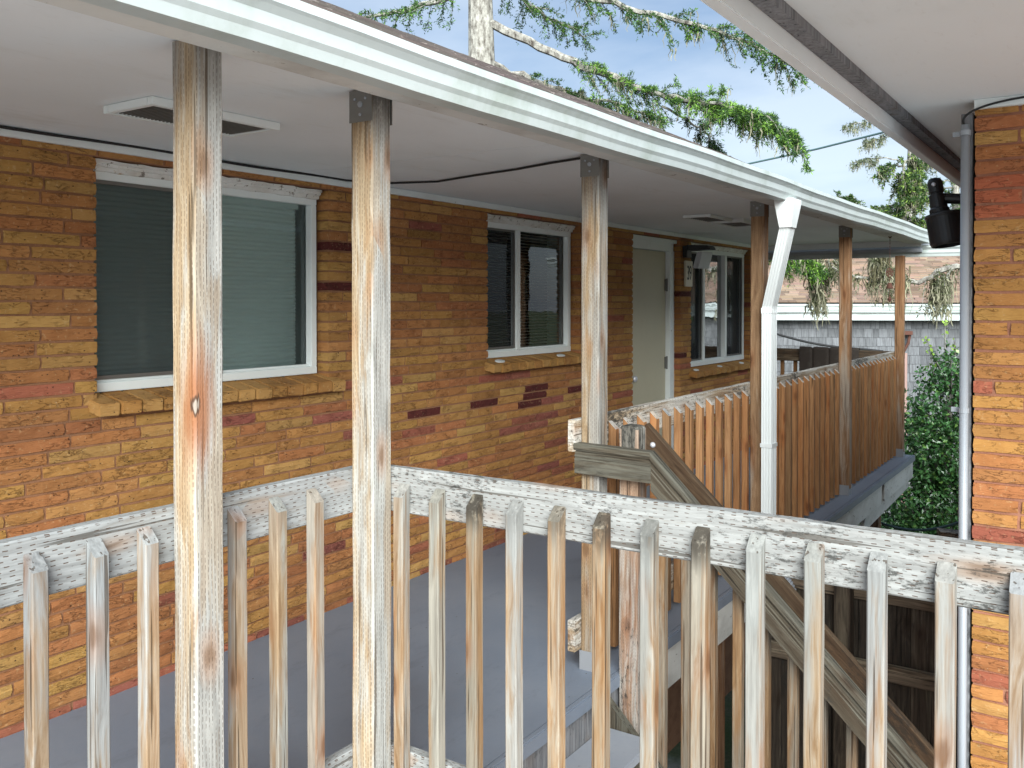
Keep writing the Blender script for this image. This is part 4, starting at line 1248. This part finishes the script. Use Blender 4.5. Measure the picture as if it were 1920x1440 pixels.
m_.build('lamp_head', M['lamp_white'], wl_, bevel=0.008)

# house number tile
npz = empty('house_number', (WALL + .01, 8.20, H(0.22)), 'cream tile with the black number 39 beside the door', 'sign')
m_ = MB(); m_.box(WALL + .004, WALL + .024, 8.125, 8.295, H(0.158), H(0.405)); m_.build('tile', M['plaque'], npz, bevel=0.004)
fc = bpy.data.curves.new('digits', 'FONT'); fc.body = '39'; fc.size = 0.195; fc.align_x = 'CENTER'; fc.align_y = 'CENTER'; fc.extrude = 0.001; fc.space_character = 0.9
fo = bpy.data.objects.new('digits', fc); COL.objects.link(fo)
dg = bpy.context.evaluated_depsgraph_get()
fme = bpy.data.meshes.new_from_object(fo.evaluated_get(dg))
bpy.data.objects.remove(fo); bpy.data.curves.remove(fc)
fme.materials.clear()
mw = Matrix.Translation((WALL + .0262, 8.21, H(0.282))) @ Matrix(((0, 0, 1, 0), (0.62, 0, 0, 0), (0, 1, 0, 0), (0, 0, 0, 1)))
fme.transform(mw)
link('digits', fme, M['ink'], npz)

# black cord along wall top, across to the third post
c = MB(); pts = []
for i in range(60):
    u = -1.2 + 4.75 * i / 59
    pts.append((WALL + 0.030, u, H(0.6535 + 0.003 * math.sin(u * 6))))
for (u, v) in ((3.75, -3.30), (3.84, -3.05), (3.76, -2.75), (3.70, -2.45), (3.62, -2.2), (3.58, -2.03), (3.565, -1.995)):
    pts.append((v, u, H(0.652)))
c.tube(pts, 0.006, 8)
tag(c.build('ceiling_cord', M['cable'], smooth=True), 'thin black cord running along the porch ceiling', 'cable')

# rusty wind chime at the far end of the porch
wc = empty('wind_chime', at(1668, 560, 8.55), 'rusty wind chime with star ring and bell hanging from the porch ceiling', 'wind chime')
def zpx(py): return at(1668, py, 8.55)
m_ = MB()
n = 22
top_ = zpx(437); ringc = zpx(511)
hk = MB(); hk.tube([zpx(433), zpx(440)], 0.007, 8); hk.tube([zpx(440) + Vector((0.012 * math.cos(a), 0.012 * math.sin(a), -0.014 - 0.014 * math.sin(a))) for a in [2 * math.pi * k / 10 for k in range(11)]], 0.004, 6); hk.build('hook', M['rust'], wc)
ch = MB()
for k in range(n):
    a = top_.lerp(zpx(503), k / n); b = top_.lerp(zpx(503), (k + 0.9) / n)
    ch.tube([a, b], 0.0022 if k % 2 else 0.0036, 5)
ch.tube([zpx(519), zpx(529)], 0.003, 5); ch.build('chain', M['rust'], wc)
sr = MB(); rgt = Vector((COS, SIN, 0)); upv = Vector((0, 0, 1)); Rr = 0.040
sr.tube([ringc + rgt * (Rr * .8 * math.cos(a)) + upv * (Rr * math.sin(a)) for a in [2 * math.pi * k / 24 for k in range(25)]], 0.0045, 6)
star = [ringc + rgt * (Rr * .8 * math.cos(a)) + upv * (Rr * math.sin(a)) for a in [math.pi / 2 + 4 * math.pi * k / 5 for k in range(6)]]
for a, b in zip(star[:-1], star[1:]): sr.tube([a, b], 0.0045, 6)
sr.build('star_ring', M['rust'], wc)
bl = MB(); bc = zpx(530); bl.lathe([(0.012, 0), (0.020, -.006), (0.023, -.02), (0.028, -.042), (0.036, -.056), (0.033, -.056), (0.020, -.03), (0.004, -.01)], bc, (0, 0, 1), 18); bl.build('bell', M['rust'], wc, smooth=True)
cl_ = MB(); cl_.tube([zpx(536), zpx(554)], 0.0025, 5); cl_.lathe([(0.002, 0.03), (0.010, 0.008), (0.017, -.010), (0.012, -.03), (0.003, -.036)], zpx(559), (0, 0, 1), 12); cl_.build('clapper', M['rust'], wc)

# ================================================================== dark board fence between the buildings
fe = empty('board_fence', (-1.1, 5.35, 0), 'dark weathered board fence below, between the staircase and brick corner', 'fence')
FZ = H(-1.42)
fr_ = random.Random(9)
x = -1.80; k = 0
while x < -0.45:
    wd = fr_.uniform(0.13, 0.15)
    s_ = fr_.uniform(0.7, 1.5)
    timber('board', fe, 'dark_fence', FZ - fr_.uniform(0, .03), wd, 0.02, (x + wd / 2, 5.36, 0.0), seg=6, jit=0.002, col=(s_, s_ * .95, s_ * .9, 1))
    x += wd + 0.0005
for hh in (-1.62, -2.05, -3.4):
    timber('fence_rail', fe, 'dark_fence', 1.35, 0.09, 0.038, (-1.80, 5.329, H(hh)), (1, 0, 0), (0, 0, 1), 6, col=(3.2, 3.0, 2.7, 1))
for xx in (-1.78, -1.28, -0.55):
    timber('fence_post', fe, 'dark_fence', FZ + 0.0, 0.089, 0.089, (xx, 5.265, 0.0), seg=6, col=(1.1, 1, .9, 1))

# loose hose looping past the bush
c = MB(); pts = [at(1600 + 210 * t, 955 + 20 * t + 60 * t * (1 - t) + 14 * math.sin(3 * t), 9.9 - 0.6 * t) for t in [i / 20 for i in range(21)]]
c.tube(pts, 0.014, 8); tag(c.build('garden_hose', M['green_cable'], smooth=True), 'dark hose looping through the bush below the walkway end', 'hose')
# cut board end beyond the railing
bd = timber('loose_board', None, 'rail_far', 0.6, 0.055, 0.16, at(1762, 1000, 8.0), Vector((0.85, 0.3, -0.05)), (0, 0, 1), seg=5, col=(1.1, 1, .9, 1))
tag(bd, 'short cut plank end sticking out from behind the conduit', 'board')

# ================================================================== neighbouring house
nh_loc = at(1640, 568, 17.0)
nang = 25.4
NM = Matrix.Translation((nh_loc.x, nh_loc.y, 0)) @ Matrix.Rotation(R(nang), 4, 'Z')
nh = empty('neighbour_house', (nh_loc.x, nh_loc.y, 0), 'grey shingled neighbouring house with tan shingle roof and white gutter', 'house')
def nb(name, mat, mb, parent=None):
    me = mb.mesh(name)
    o = link(name, me, mat, parent or nh, NM)
    return o
WX0, WX1 = -5.5, 9.0
w = MB(); w.box(WX0, WX1, 0.42, 7.4, -0.05, H(-0.22)); nb('wall', M['pipe_board'], w)
w = MB(); w.box(WX0 - .4, WX1 + .4, 0.10, 0.13, H(-0.325), H(-0.12)); nb('fascia_board', M['gutter'], w)
w = MB(); w.box(WX0 - .4, WX1 + .4, 0.13, 0.45, H(-0.31), H(-0.29)); nb('soffit', M['trim'], w)
w = MB(); rings = [[(x, 0.098 - a * 1.05, H(-0.178 + b * 1.6)) for a, b in KP] for x in (WX0 - .4, -2, 2, WX1 + .4)]
w.loops(rings); nb('gutter', M['gutter'], w)
w = MB(); w.box(WX0 - .4, WX1 + .4, 0.03, 0.10, H(-0.02), H(0.00)); nb('drip_edge', M['cable'], w)
w = MB(); rt_ = 1.34
w.hexa([(WX0 - .4, 0.0, H(-0.02)), (WX1 + .4, 0.0, H(-0.02)), (WX1 + .4, 3.9, H(rt_ - .02)), (WX0 - .4, 3.9, H(rt_ - .02)), (WX0 - .4, 0.0, H(0.01)), (WX1 + .4, 0.0, H(0.01)), (WX1 + .4, 3.9, H(rt_)), (WX0 - .4, 3.9, H(rt_))])
w.hexa([(WX0 - .4, 3.9, H(rt_ - .02)), (WX1 + .4, 3.9, H(rt_ - .02)), (WX1 + .4, 7.8, H(-.02)), (WX0 - .4, 7.8, H(-.02)), (WX0 - .4, 3.901, H(rt_)), (WX1 + .4, 3.901, H(rt_)), (WX1 + .4, 7.8, H(0.01)), (WX0 - .4, 7.8, H(0.01))])
nroof = nb('roof', M['roof_tan'], w)
so = shingle_roof('roof_shingles', (WX0 - .4, -0.03, H(0.012)), (WX1 + .4, -0.03, H(0.012)), (0, 0, 0), (0, 3.93, rt_ - .01), None, 0.138, 0.24, 0.028, M['roof_tan'], nroof, random.Random(8), (1, 1, 1), 0.34)
so.matrix_parent_inverse = WM[nroof.name].inverted(); so.matrix_basis = NM
# cedar wall shingles
sr_ = random.Random(14)
SHV = []
for k in range(6):
    t = MB(); w2_ = 0.5; j = lambda: sr_.uniform(-.004, .004)
    t.hexa([(0, -.018 + j(), j()), (1, -.018 + j(), j()), (1, 0, 0), (0, 0, 0), (0, -.004, .19), (1, -.004, .19), (1, 0.002, .19), (0, 0.002, .19)])
    SHV.append(t.mesh('wall_shingle')); SHV[-1].materials.append(M['shingle'])
cand = []
row = 0; z = -0.325 - 0.165
while H(z) > 0.0:
    x = WX0 - sr_.uniform(0, .1)
    while x < WX1:
        wd = sr_.uniform(0.10, 0.21)
        cand.append((max(x, WX0), min(x + wd - 0.005, WX1), z, row)); x += wd
    z -= 0.168; row += 1
def vis(c):
    p = NM @ Vector(((c[0] + c[1]) / 2, 0.4, 0)); d = COS * p.y - SIN * p.x
    px = 960 + 1704 * (SIN * p.y + COS * p.x) / d; py = 568 - 1704 * c[2] / d
    return 1440 < px < 1810 and py < 800
V, F, C = [], [], []; nbv = 0; cnt = 0
for c in cand:
    s_ = sr_.uniform(0.72, 1.15)
    me = sr_.choice(SHV)
    if vis(c) and cnt < 300:
        o = link('wall_shingle', me, None, nh, NM @ Matrix.Translation((c[0], 0.418, H(c[2]))) @ Matrix.Diagonal((c[1] - c[0], 1, 1, 1)))
        o.color = (s_, s_, s_ * 1.01, 1); cnt += 1
    else:
        va = np.array([v.co[:] for v in me.vertices]) * np.array([c[1] - c[0], 1, 1]) + np.array([c[0], 0.418, H(c[2])])
        V.append(va); F += [tuple(i + nbv for i in p.vertices) for p in me.polygons]; nbv += len(va)
        C.append(np.tile(np.array([s_ * .16, s_ * .165, s_ * .17, 1]), (len(va), 1)))
t_ = NT('far_shingle'); t_.color(t_.attr('Col')); t_.rough(.9); M['shingle_far'] = t_.m
o = color_mesh('shingle_field', np.vstack(V), np.array(F), np.vstack(C), M['shingle_far'], nh)
o.matrix_basis = NM; o.matrix_parent_inverse = WM[nh.name].inverted(); tag(o, kind='stuff')
# brown leader on that house with a rusty bracket
pinkm = plain('faded_brown_leader', (0.33, 0.21, 0.185), 0.6); M['leader'] = pinkm
w = MB(); xl = 0.62
w.box(xl - .045, xl + .045, 0.30, 0.37, 0.1, H(-0.95)); nb('leader_pipe', M['leader'], w)
w = MB(); w.box(xl - .09, xl + .12, 0.22, 0.39, H(-0.60), H(-0.53)); w.tube([(xl + .09, .3, H(-.6)), (xl + .06, .3, H(-.76)), (xl - .02, .32, H(-.93))], 0.028, 8); nb('leader_head', M['rust'], w)
# drooping cable in front of it
c = MB(); pts = [at(1440 + 215 * t, 621 + 42 * t + 6 * math.sin(4 * t), 13.5) for t in [i / 14 for i in range(15)]] + [at(1668, 676, 13.5)]
c.tube(pts, 0.017, 6); tag(c.build('slack_cable', M['cable'], smooth=True), 'slack dark cable crossing in front of the grey shingled house', 'cable')
# overhead service wire
c = MB(); pts = [at(1180, 352, 24), at(1405, 307, 22), at(1530, 280, 20.5), at(1650, 250, 19), at(1800, 205, 17), at(1980, 140, 15)]
c.tube(pts, 0.022, 6); tag(c.build('overhead_wire', M['green_cable'], smooth=True), 'twisted overhead service wire crossing the sky', 'wire')

# ================================================================== trees and bush
def unit(a): return a / (np.linalg.norm(a, axis=-1, keepdims=True) + 1e-9)

class Foliage:
    def __init__(s, seed): s.r = np.random.default_rng(seed); s.V, s.C = [], []; s.W = MB(); s.LV, s.LC = [], []
    def needles(s, pts, dirs, n, ln, wd, col, jitter=0.25, bright=None):
        """n flat needles starting near twig points"""
        r = s.r
        k = r.integers(0, len(pts), n)
        p = pts[k] + r.normal(0, 0.012, (n, 3)); d = unit(dirs[k] * 0.8 + r.normal(0, 0.65, (n, 3)))
        L = ln * r.uniform(0.6, 1.3, (n, 1)); side = unit(np.cross(d, r.normal(0, 1, (n, 3)))) * wd * r.uniform(0.7, 1.3, (n, 1))
        q = np.stack([p, p + d * L * .5 + side, p + d * L, p + d * L * .5 - side], 1)
        c = np.array(col) * r.uniform(1 - jitter, 1 + jitter, (n, 1))
        if bright is not None:
            m = (r.random(n) < bright[1])[:, None]; c = np.where(m, np.array(bright[0]) * r.uniform(.8, 1.2, (n, 1)), c)
        s.V.append(q.reshape(-1, 3)); s.C.append(np.repeat(c, 4, 0))
    def lichen(s, p, n, ln, spread, col=(0.30, 0.29, 0.20)):
        r = s.r
        for _ in range(n):
            b = np.array(p) + r.normal(0, spread, 3) * np.array([1, 1, .3]); L = ln * r.uniform(.35, 1.2); segs = 4; w = r.uniform(.006, .015)
            a = r.uniform(0, 6.28); sd = np.array([math.cos(a), math.sin(a), 0]) * w
            pr = b; ofs = np.zeros(3)
            c = np.array(col) * r.uniform(.55, 1.25)
            for i in range(segs):
                ofs = ofs + r.normal(0, .02, 3); nx = b + ofs * np.array([1, 1, .2]) + np.array([0, 0, -L * (i + 1) / segs])
                t0, t1 = 1 - i / segs * .7, 1 - (i + 1) / segs * .7
                s.LV.append(np.stack([pr - sd * t0, pr + sd * t0, nx + sd * t1, nx - sd * t1])); s.LC.append(np.tile(c, (4, 1))); pr = nx
    def limb(s, pts, r0, r1, twig=0.5, ntw=40, needles=55, ln=0.055, wd=0.008, col=(0.045, 0.10, 0.028), bright=((0.17, 0.34, 0.035), 0.35), droop=0.35, lich=0.0, start=0.15, flat=0.4):
        r = s.r
        P = [Vector(p) for p in pts]
        # resample as smooth polyline
        Q = []
        for i in range(len(P) - 1):
            for k in range(8): Q.append(np.array(P[i].lerp(P[i + 1], k / 8)))
        Q.append(np.array(P[-1])); Q = np.array(Q)
        for _ in range(3): Q[1:-1] = (Q[:-2] + Q[1:-1] * 2 + Q[2:]) / 4
        Q[1:-1] += r.normal(0, .02, Q[1:-1].shape)
        n = len(Q)
        s.W.tube([tuple(q) for q in Q], [r0 + (r1 - r0) * i / (n - 1) for i in range(n)], 6)
        T = unit(np.gradient(Q, axis=0))
        for k in range(ntw):
            t = start + (1 - start) * (k + r.random()) / ntw; i = min(n - 2, int(t * (n - 1)))
            base = Q[i] + (Q[i + 1] - Q[i]) * (t * (n - 1) - i)
            lat = unit(np.cross(T[i], [0, 0, 1.0])) * (1 if k % 2 else -1)
            d = unit(T[i] * r.uniform(.4, 1.0) + lat * r.uniform(.3, 1.0) + np.array([0, 0, r.normal(0, flat)]))
            L = twig * r.uniform(.45, 1.15) * (1.05 - .55 * t)
            m = 9; tp = []
            for q in range(m):
                a = q / (m - 1); tp.append(base + d * L * a + np.array([0, 0, -droop * L * a * a]))
            tp = np.array(tp); td = unit(np.gradient(tp, axis=0))
            s.W.tube([tuple(x) for x in tp[::2]], [0.007, .006, .005, .004, .003], 4)
            s.needles(tp, td, needles, ln, wd, col, .3, None)
            # side sprays with fresh tips
            for z in range(int(4 + 3 * r.random())):
                b2 = tp[r.integers(2, m)]; d2 = unit(td[4] + r.normal(0, .7, 3)); l2 = L * r.uniform(.2, .45)
                sp = b2 + d2 * l2 * np.linspace(0, 1, 5)[:, None] + np.array([0, 0, -1]) * (droop * l2 * np.linspace(0, 1, 5) ** 2)[:, None]
                br_ = bright if r.random() < .75 else None
                s.needles(sp, np.tile(d2, (5, 1)), int(needles * .38), ln, wd, col, .3, br_)
                if lich and r.random() < lich: s.lichen(sp[3], 3, .22, .03)
            if lich and r.random() < lich: s.lichen(tp[m // 2], 5, .30, .05)
    def trunk(s, pts, rads): s.W.tube(pts, rads, 12)
    def finish(s, name, label, cat, loc, group=None, needlemat='needle'):
        e = empty(name, loc, label, cat, group)
        s.W.build('trunk', M['bark'], e)
        if s.V:
            V = np.vstack(s.V); n = len(V) // 4
            F = np.arange(n * 4).reshape(-1, 4)
            color_mesh('crown', V, F, np.vstack(s.C), M[needlemat], e)
        if s.LV:
            V = np.vstack(s.LV); F = np.arange(len(V)).reshape(-1, 4)
            color_mesh('lichen', V, F, np.vstack(s.LC), M['lichen'], e)
        return e

# big spruce behind the porch roof, limbs sweeping out over the gap
A = Foliage(1)
D = 14.0
tb_ = at(905, 600, D)
A.trunk([(tb_.x, tb_.y, 0), (tb_.x + .05, tb_.y, 3), (tb_.x, tb_.y + .05, 6), (tb_.x - .05, tb_.y, 9.5), (tb_.x, tb_.y, 13)], [.34, .30, .25, .18, .05])
BR = ((0.20, 0.37, 0.06), 0.60)
A.limb([at(905, 40, D), at(1080, 120, D - .3), at(1220, 175, D - .6), at(1340, 200, D - .9), at(1440, 232, D - 1.1)], .07, .012, .58, 60, 76, .066, .006, bright=BR, droop=.34, lich=.08, start=.22)
A.limb([at(1260, 185, D - .6), at(1360, 200, D - 1.3), at(1430, 215, D - 1.6), at(1500, 268, D - 1.8)], .03, .008, .48, 40, 76, .066, .006, bright=BR, droop=.40, lich=.10, start=.1)
A.limb([at(905, 110, D), at(1050, 175, D + .3), at(1150, 195, D + .4), at(1235, 222, D + .5)], .05, .010, .42, 34, 45, bright=((.10, .2, .03), .3), droop=.5, lich=.25)
A.limb([at(1240, 200, D - .5), at(1320, 245, D - .2), at(1345, 285, D), at(1352, 300, D)], .02, .006, .32, 22, 50, col=(.03, .065, .025), bright=((.07, .14, .03), .2), droop=.7, lich=.25)
A.limb([at(905, -60, D), at(1150, 10, D - .4), at(1350, 60, D - .8), at(1500, 130, D - 1.0)], .06, .010, .62, 50, 55, bright=((.12, .25, .035), .4), droop=.35, lich=.15)
A.limb([at(905, -150, D), at(1150, -110, D), at(1400, -40, D)], .06, .010, .6, 40, 45, bright=((.12, .25, .035), .35), droop=.35, lich=.15)
A.limb([at(905, -20, D), at(760, 20, D + .4), at(600, 60, D + .6)], .06, .010, .6, 30, 40, bright=((.12, .25, .035), .35), droop=.35)
A.limb([at(905, -60, D), at(1000, 20, D + 1.2), at(1100, 70, D + 2)], .06, .010, .6, 30, 40, bright=((.12, .25, .035), .35), droop=.35)
A.finish('spruce_tree', 'green tipped spruce with limbs sweeping over the porch roof edge', 'tree', (tb_.x, tb_.y, 0), 'spruce trees behind the buildings')

# lichen hung tree behind the brick corner, limbs crossing in front of the tan roof
B = Foliage(2)
D = 12.6
tb_ = at(2120, 600, D)
B.trunk([(tb_.x, tb_.y, 0), (tb_.x, tb_.y + .1, 3), (tb_.x + .1, tb_.y, 7), (tb_.x, tb_.y, 10)], [.26, .23, .16, .05])
DK = dict(col=(.10, .115, .055), bright=((.16, .17, .09), .3))
B.limb([at(2120, 430, D), at(1900, 478, D - .1), at(1790, 502, D), at(1700, 535, D + .1), at(1610, 520, D + .2), at(1560, 500, D + .3)], .06, .012, .30, 26, 26, .05, .007, droop=.9, lich=.25, start=.2, **DK)
B.limb([at(1700, 530, D), at(1660, 495, D + .1), at(1640, 468, D + .2)], .022, .006, .30, 16, 30, droop=.9, lich=.8, **DK)
B.limb([at(1790, 500, D), at(1768, 520, D - .1), at(1752, 545, D - .1)], .014, .004, .25, 12, 30, droop=1.2, lich=.8, **DK)
for (px, py, n, ln) in ((1752, 522, 26, .44), (1770, 512, 16, .30), (1640, 500, 18, .30), (1655, 480, 26, .28), (1690, 500, 10, .22), (1655, 560, 12, .16), (1620, 520, 10, .22)):
    B.lichen(at(px, py, D), n, ln, .07, (.14, .13, .075))
B.limb([at(2120, 380, D), at(1950, 300, D + .5), at(1800, 260, D + 1)], .05, .01, .5, 30, 40, droop=.4, lich=.3)
B.finish('lichen_tree', 'lichen hung conifer with a pale bare limb in front of the tan roof', 'tree', (tb_.x, tb_.y, 0), 'spruce trees behind the buildings')

# dangling limb just beyond the porch end, by the downspout
Cc = Foliage(3)
D = 13.2
tb_ = at(1335, 600, D)
Cc.trunk([(tb_.x, tb_.y, 0), (tb_.x, tb_.y + .05, 3), (tb_.x, tb_.y, 5.4)], [.16, .13, .05])
Cc.limb([at(1335, 470, D), at(1430, 470, D - .1), at(1500, 480, D - .2), at(1530, 500, D - .2)], .04, .008, .34, 30, 110, .06, .006, bright=BR, droop=.8, lich=.2, start=.3)
Cc.limb([at(1335, 455, D), at(1480, 462, D), at(1560, 478, D), at(1540, 530, D), at(1530, 560, D)], .03, .005, .28, 26, 34, droop=1.0, lich=.6, **DK)
for (px, py, n, ln) in ((1530, 512, 26, .42), (1515, 505, 14, .26), (1545, 505, 12, .30), (1490, 495, 8, .2)):
    Cc.lichen(at(px, py, D), n, ln, .07, (.13, .12, .07))
Cc.finish('lichen_tree', 'small mossy conifer hidden behind the porch posts, drooping over the tan roof', 'tree', (tb_.x, tb_.y, 0), 'spruce trees behind the buildings')

# far conifers at right, behind the neighbouring roof
def conifer(seed, px, d, htop, hlow, radius, nl, label, bright, lich, dens=28, name='spruce_tree', col=(.05, .095, .03)):
    f = Foliage(seed); b = at(px, 600, d); r = f.r
    f.trunk([(b.x, b.y, 0), (b.x, b.y, H(hlow)), (b.x + .05, b.y, H(htop))], [.26, .18, .03])
    for k in range(nl):
        t = (k + r.random()) / nl; z = hlow + (htop - hlow) * t; a = r.uniform(0, 6.283); L = radius * (1.05 - .75 * t) * r.uniform(.6, 1.1)
        p0 = Vector((b.x, b.y, H(z))); dv = Vector((math.cos(a), math.sin(a), 0))
        f.limb([p0, p0 + dv * L * .5 + Vector((0, 0, .05 * L)), p0 + dv * L + Vector((0, 0, -.12 * L))], .035, .008, radius * .34, 14, dens, .10, .017, col=col, bright=bright, droop=.5, lich=lich, start=.2)
    return f.finish(name, label, 'tree', (b.x, b.y, 0), 'spruce trees behind the buildings')
conifer(11, 1690, 25, 3.9, 0.6, 1.55, 26, 'bushy bright green conifer above the neighbouring roof, beside the black flood light', ((.20, .30, .06), .45), .45)
conifer(12, 1585, 28, 3.3, 0.5, 1.5, 24, 'dark green conifer showing just above the porch gutter', ((.12, .2, .05), .3), .3)
conifer(13, 1490, 30, 3.6, 0.8, 1.2, 20, 'small bluish conifer peeping over the porch gutter nearest the big spruce', ((.09, .17, .06), .3), .1)
# sparse tall pair with bare trunks
S = Foliage(15)
b = at(1706, 600, 32); b2 = at(1722, 600, 32.5)
S.trunk([(b.x, b.y, 0), (b.x, b.y, H(4)), (b.x + .1, b.y, H(7.5)), (b.x, b.y, H(12))], [.20, .16, .11, .04])
for (p, h, dx, L) in ((b, 6.2, -1, 2.3), (b, 5.6, -1, 1.6), (b, 5.2, 1, 1.5), (b, 6.6, 1, 1.6), (b, 7.0, -1, 1.9), (b, 4.9, -1, 2.0), (b, 7.8, 1, 2.0), (b, 8.4, -1, 2.2), (b, 9.4, 1, 1.8)):
    p0 = Vector((p.x, p.y, H(h))); dv = Vector((COS * dx, SIN * dx, 0))
    S.limb([p0, p0 + dv * L * .5 + Vector((0, 0, .25)), p0 + dv * L + Vector((0, 0, .05))], .03, .008, .55, 15, 16, .09, .016, col=(.12, .15, .09), bright=((.22, .25, .14), .4), droop=.5, lich=.55, start=.45)
S.finish('lichen_tree', 'tall thin grey trunked tree with sparse lichened limbs against the sky', 'tree', (b.x, b.y, 0), 'spruce trees behind the buildings')
conifer(17, 1790, 34, 9.0, 1.0, 2.2, 30, 'tall conifer standing behind the eave of the right hand building', ((.14, .22, .05), .3), .2, 22)

# holly bush beyond the end of the walkway
def bush(seed, centre, blobs, n, label, leaf=0.062):
    r = np.random.default_rng(seed); V, C = [], []
    W = MB()
    tot = sum(b[3] ** 2 for b in blobs)
    for (bx, by, bz, rad, hgt) in blobs:
        m = int(n * rad ** 2 / tot)
        d = unit(r.normal(0, 1, (m, 3))); q = r.uniform(.25, 1.05, (m, 1)) ** .5
        clump = 1 + .22 * np.sin(d[:, :1] * 7 + bx * 9) * np.cos(d[:, 1:2] * 6 + by * 5) + .15 * np.sin(d[:, 2:3] * 11)
        p = np.array([bx, by, bz]) + d * q * clump * np.array([rad, rad, hgt])
        nrm = unit(d * .6 + r.normal(0, .6, (m, 3)) + np.array([0, 0, .5])); t = unit(np.cross(nrm, r.normal(0, 1, (m, 3)))); s_ = np.cross(nrm, t)
        L = leaf * r.uniform(.6, 1.25, (m, 1)); w_ = L * .30
        quad1 = np.stack([p - t * L * .5, p + s_ * w_ + nrm * L * .12, p + t * L * .5, p], 1)
        quad2 = np.stack([p - t * L * .5, p, p + t * L * .5, p - s_ * w_ + nrm * L * .12], 1)
        c = np.array([.050, .135, .038]) * r.uniform(.5, 1.6, (m, 1))
        new = (r.random(m) < .10)[:, None]; c = np.where(new, np.array([.14, .27, .06]) * r.uniform(.7, 1.2, (m, 1)), c)
        for qd in (quad1, quad2): V.append(qd.reshape(-1, 3)); C.append(np.repeat(c, 4, 0))
        for k in range(10):
            e = np.array([bx, by, bz]) + unit(r.normal(0, 1, 3)) * np.array([rad, rad, hgt]) * .8
            W.tube([(centre[0] + r.normal(0, .1), centre[1] + r.normal(0, .1), 0), (bx, by, bz - hgt * .6), tuple(e)], [.03, .018, .005], 5)
    e = empty('holly_bush', (centre[0], centre[1], 0), label, 'bush')
    W.build('stems', M['bark'], e)
    V = np.vstack(V); F = np.arange(len(V)).reshape(-1, 4)
    color_mesh('leaves', V, F, np.vstack(C), M['holly'], e)
    return e
D = 11.6
bl_ = []
for (px, py, rad, hg) in ((1770, 760, .42, .5), (1745, 850, .48, .5), (1800, 860, .6, .6), (1720, 940, .50, .5), (1790, 960, .7, .6), (1700, 1030, .6, .5), (1770, 1060, .8, .7), (1650, 1010, .45, .4), (1850, 780, .5, .6), (1785, 705, .30, .35), (1735, 800, .35, .35), (1700, 1180, .9, .8), (1620, 1090, .6, .6)):
    p = at(px, py, D + (rad - .5) * .3); bl_.append((p.x, p.y, p.z, rad, hg))
cB = at(1760, 1000, D)
bu = bush(5, (cB.x, cB.y), bl_, 40000, 'glossy dark green holly bush beyond the end of the cedar railing')
# tall fresh shoots of the bush
hs = Foliage(23)
V, C = [], []; W = MB(); r = np.random.default_rng(4)
for (x0p, y0p, x1p, y1p) in ((1778, 760, 1772, 596), (1780, 730, 1735, 632), (1760, 770, 1745, 660), (1795, 720, 1790, 640)):
    a, b = np.array(at(x0p, y0p, D)), np.array(at(x1p, y1p, D))
    W.tube([tuple(a), tuple((a + b) / 2 + r.normal(0, .02, 3)), tuple(b)], [.012, .009, .004], 5)
    n = 46; t = r.uniform(.1, 1.0, (n, 1)); p = a + (b - a) * t + r.normal(0, .03, (n, 3)) * (1.2 - t * .5)
    nrm = unit(r.normal(0, .7, (n, 3)) + np.array([0, 0, .6])); tt = unit(np.cross(nrm, r.normal(0, 1, (n, 3)))); s_ = np.cross(nrm, tt); L = .06 * r.uniform(.7, 1.2, (n, 1))
    q = np.stack([p - tt * L * .5, p + s_ * L * .3, p + tt * L * .5, p - s_ * L * .3], 1)
    V.append(q.reshape(-1, 3)); c = np.where(t > .75, np.array([.25, .40, .07]), np.array([.05, .13, .03])) * r.uniform(.7, 1.2, (n, 1)); C.append(np.repeat(c, 4, 0))
for v_, c_ in zip(V, C): tag(color_mesh('young_shoot', v_, np.arange(len(v_)).reshape(-1, 4), c_, M['holly'], bu), kind='stuff')
W.build('shoot_stems', M['bark'], bu)

scene.render.engine = 'CYCLES'
scene.cycles.max_bounces = 8
scene.cycles.transparent_max_bounces = 12
scene.cycles.use_denoising = True
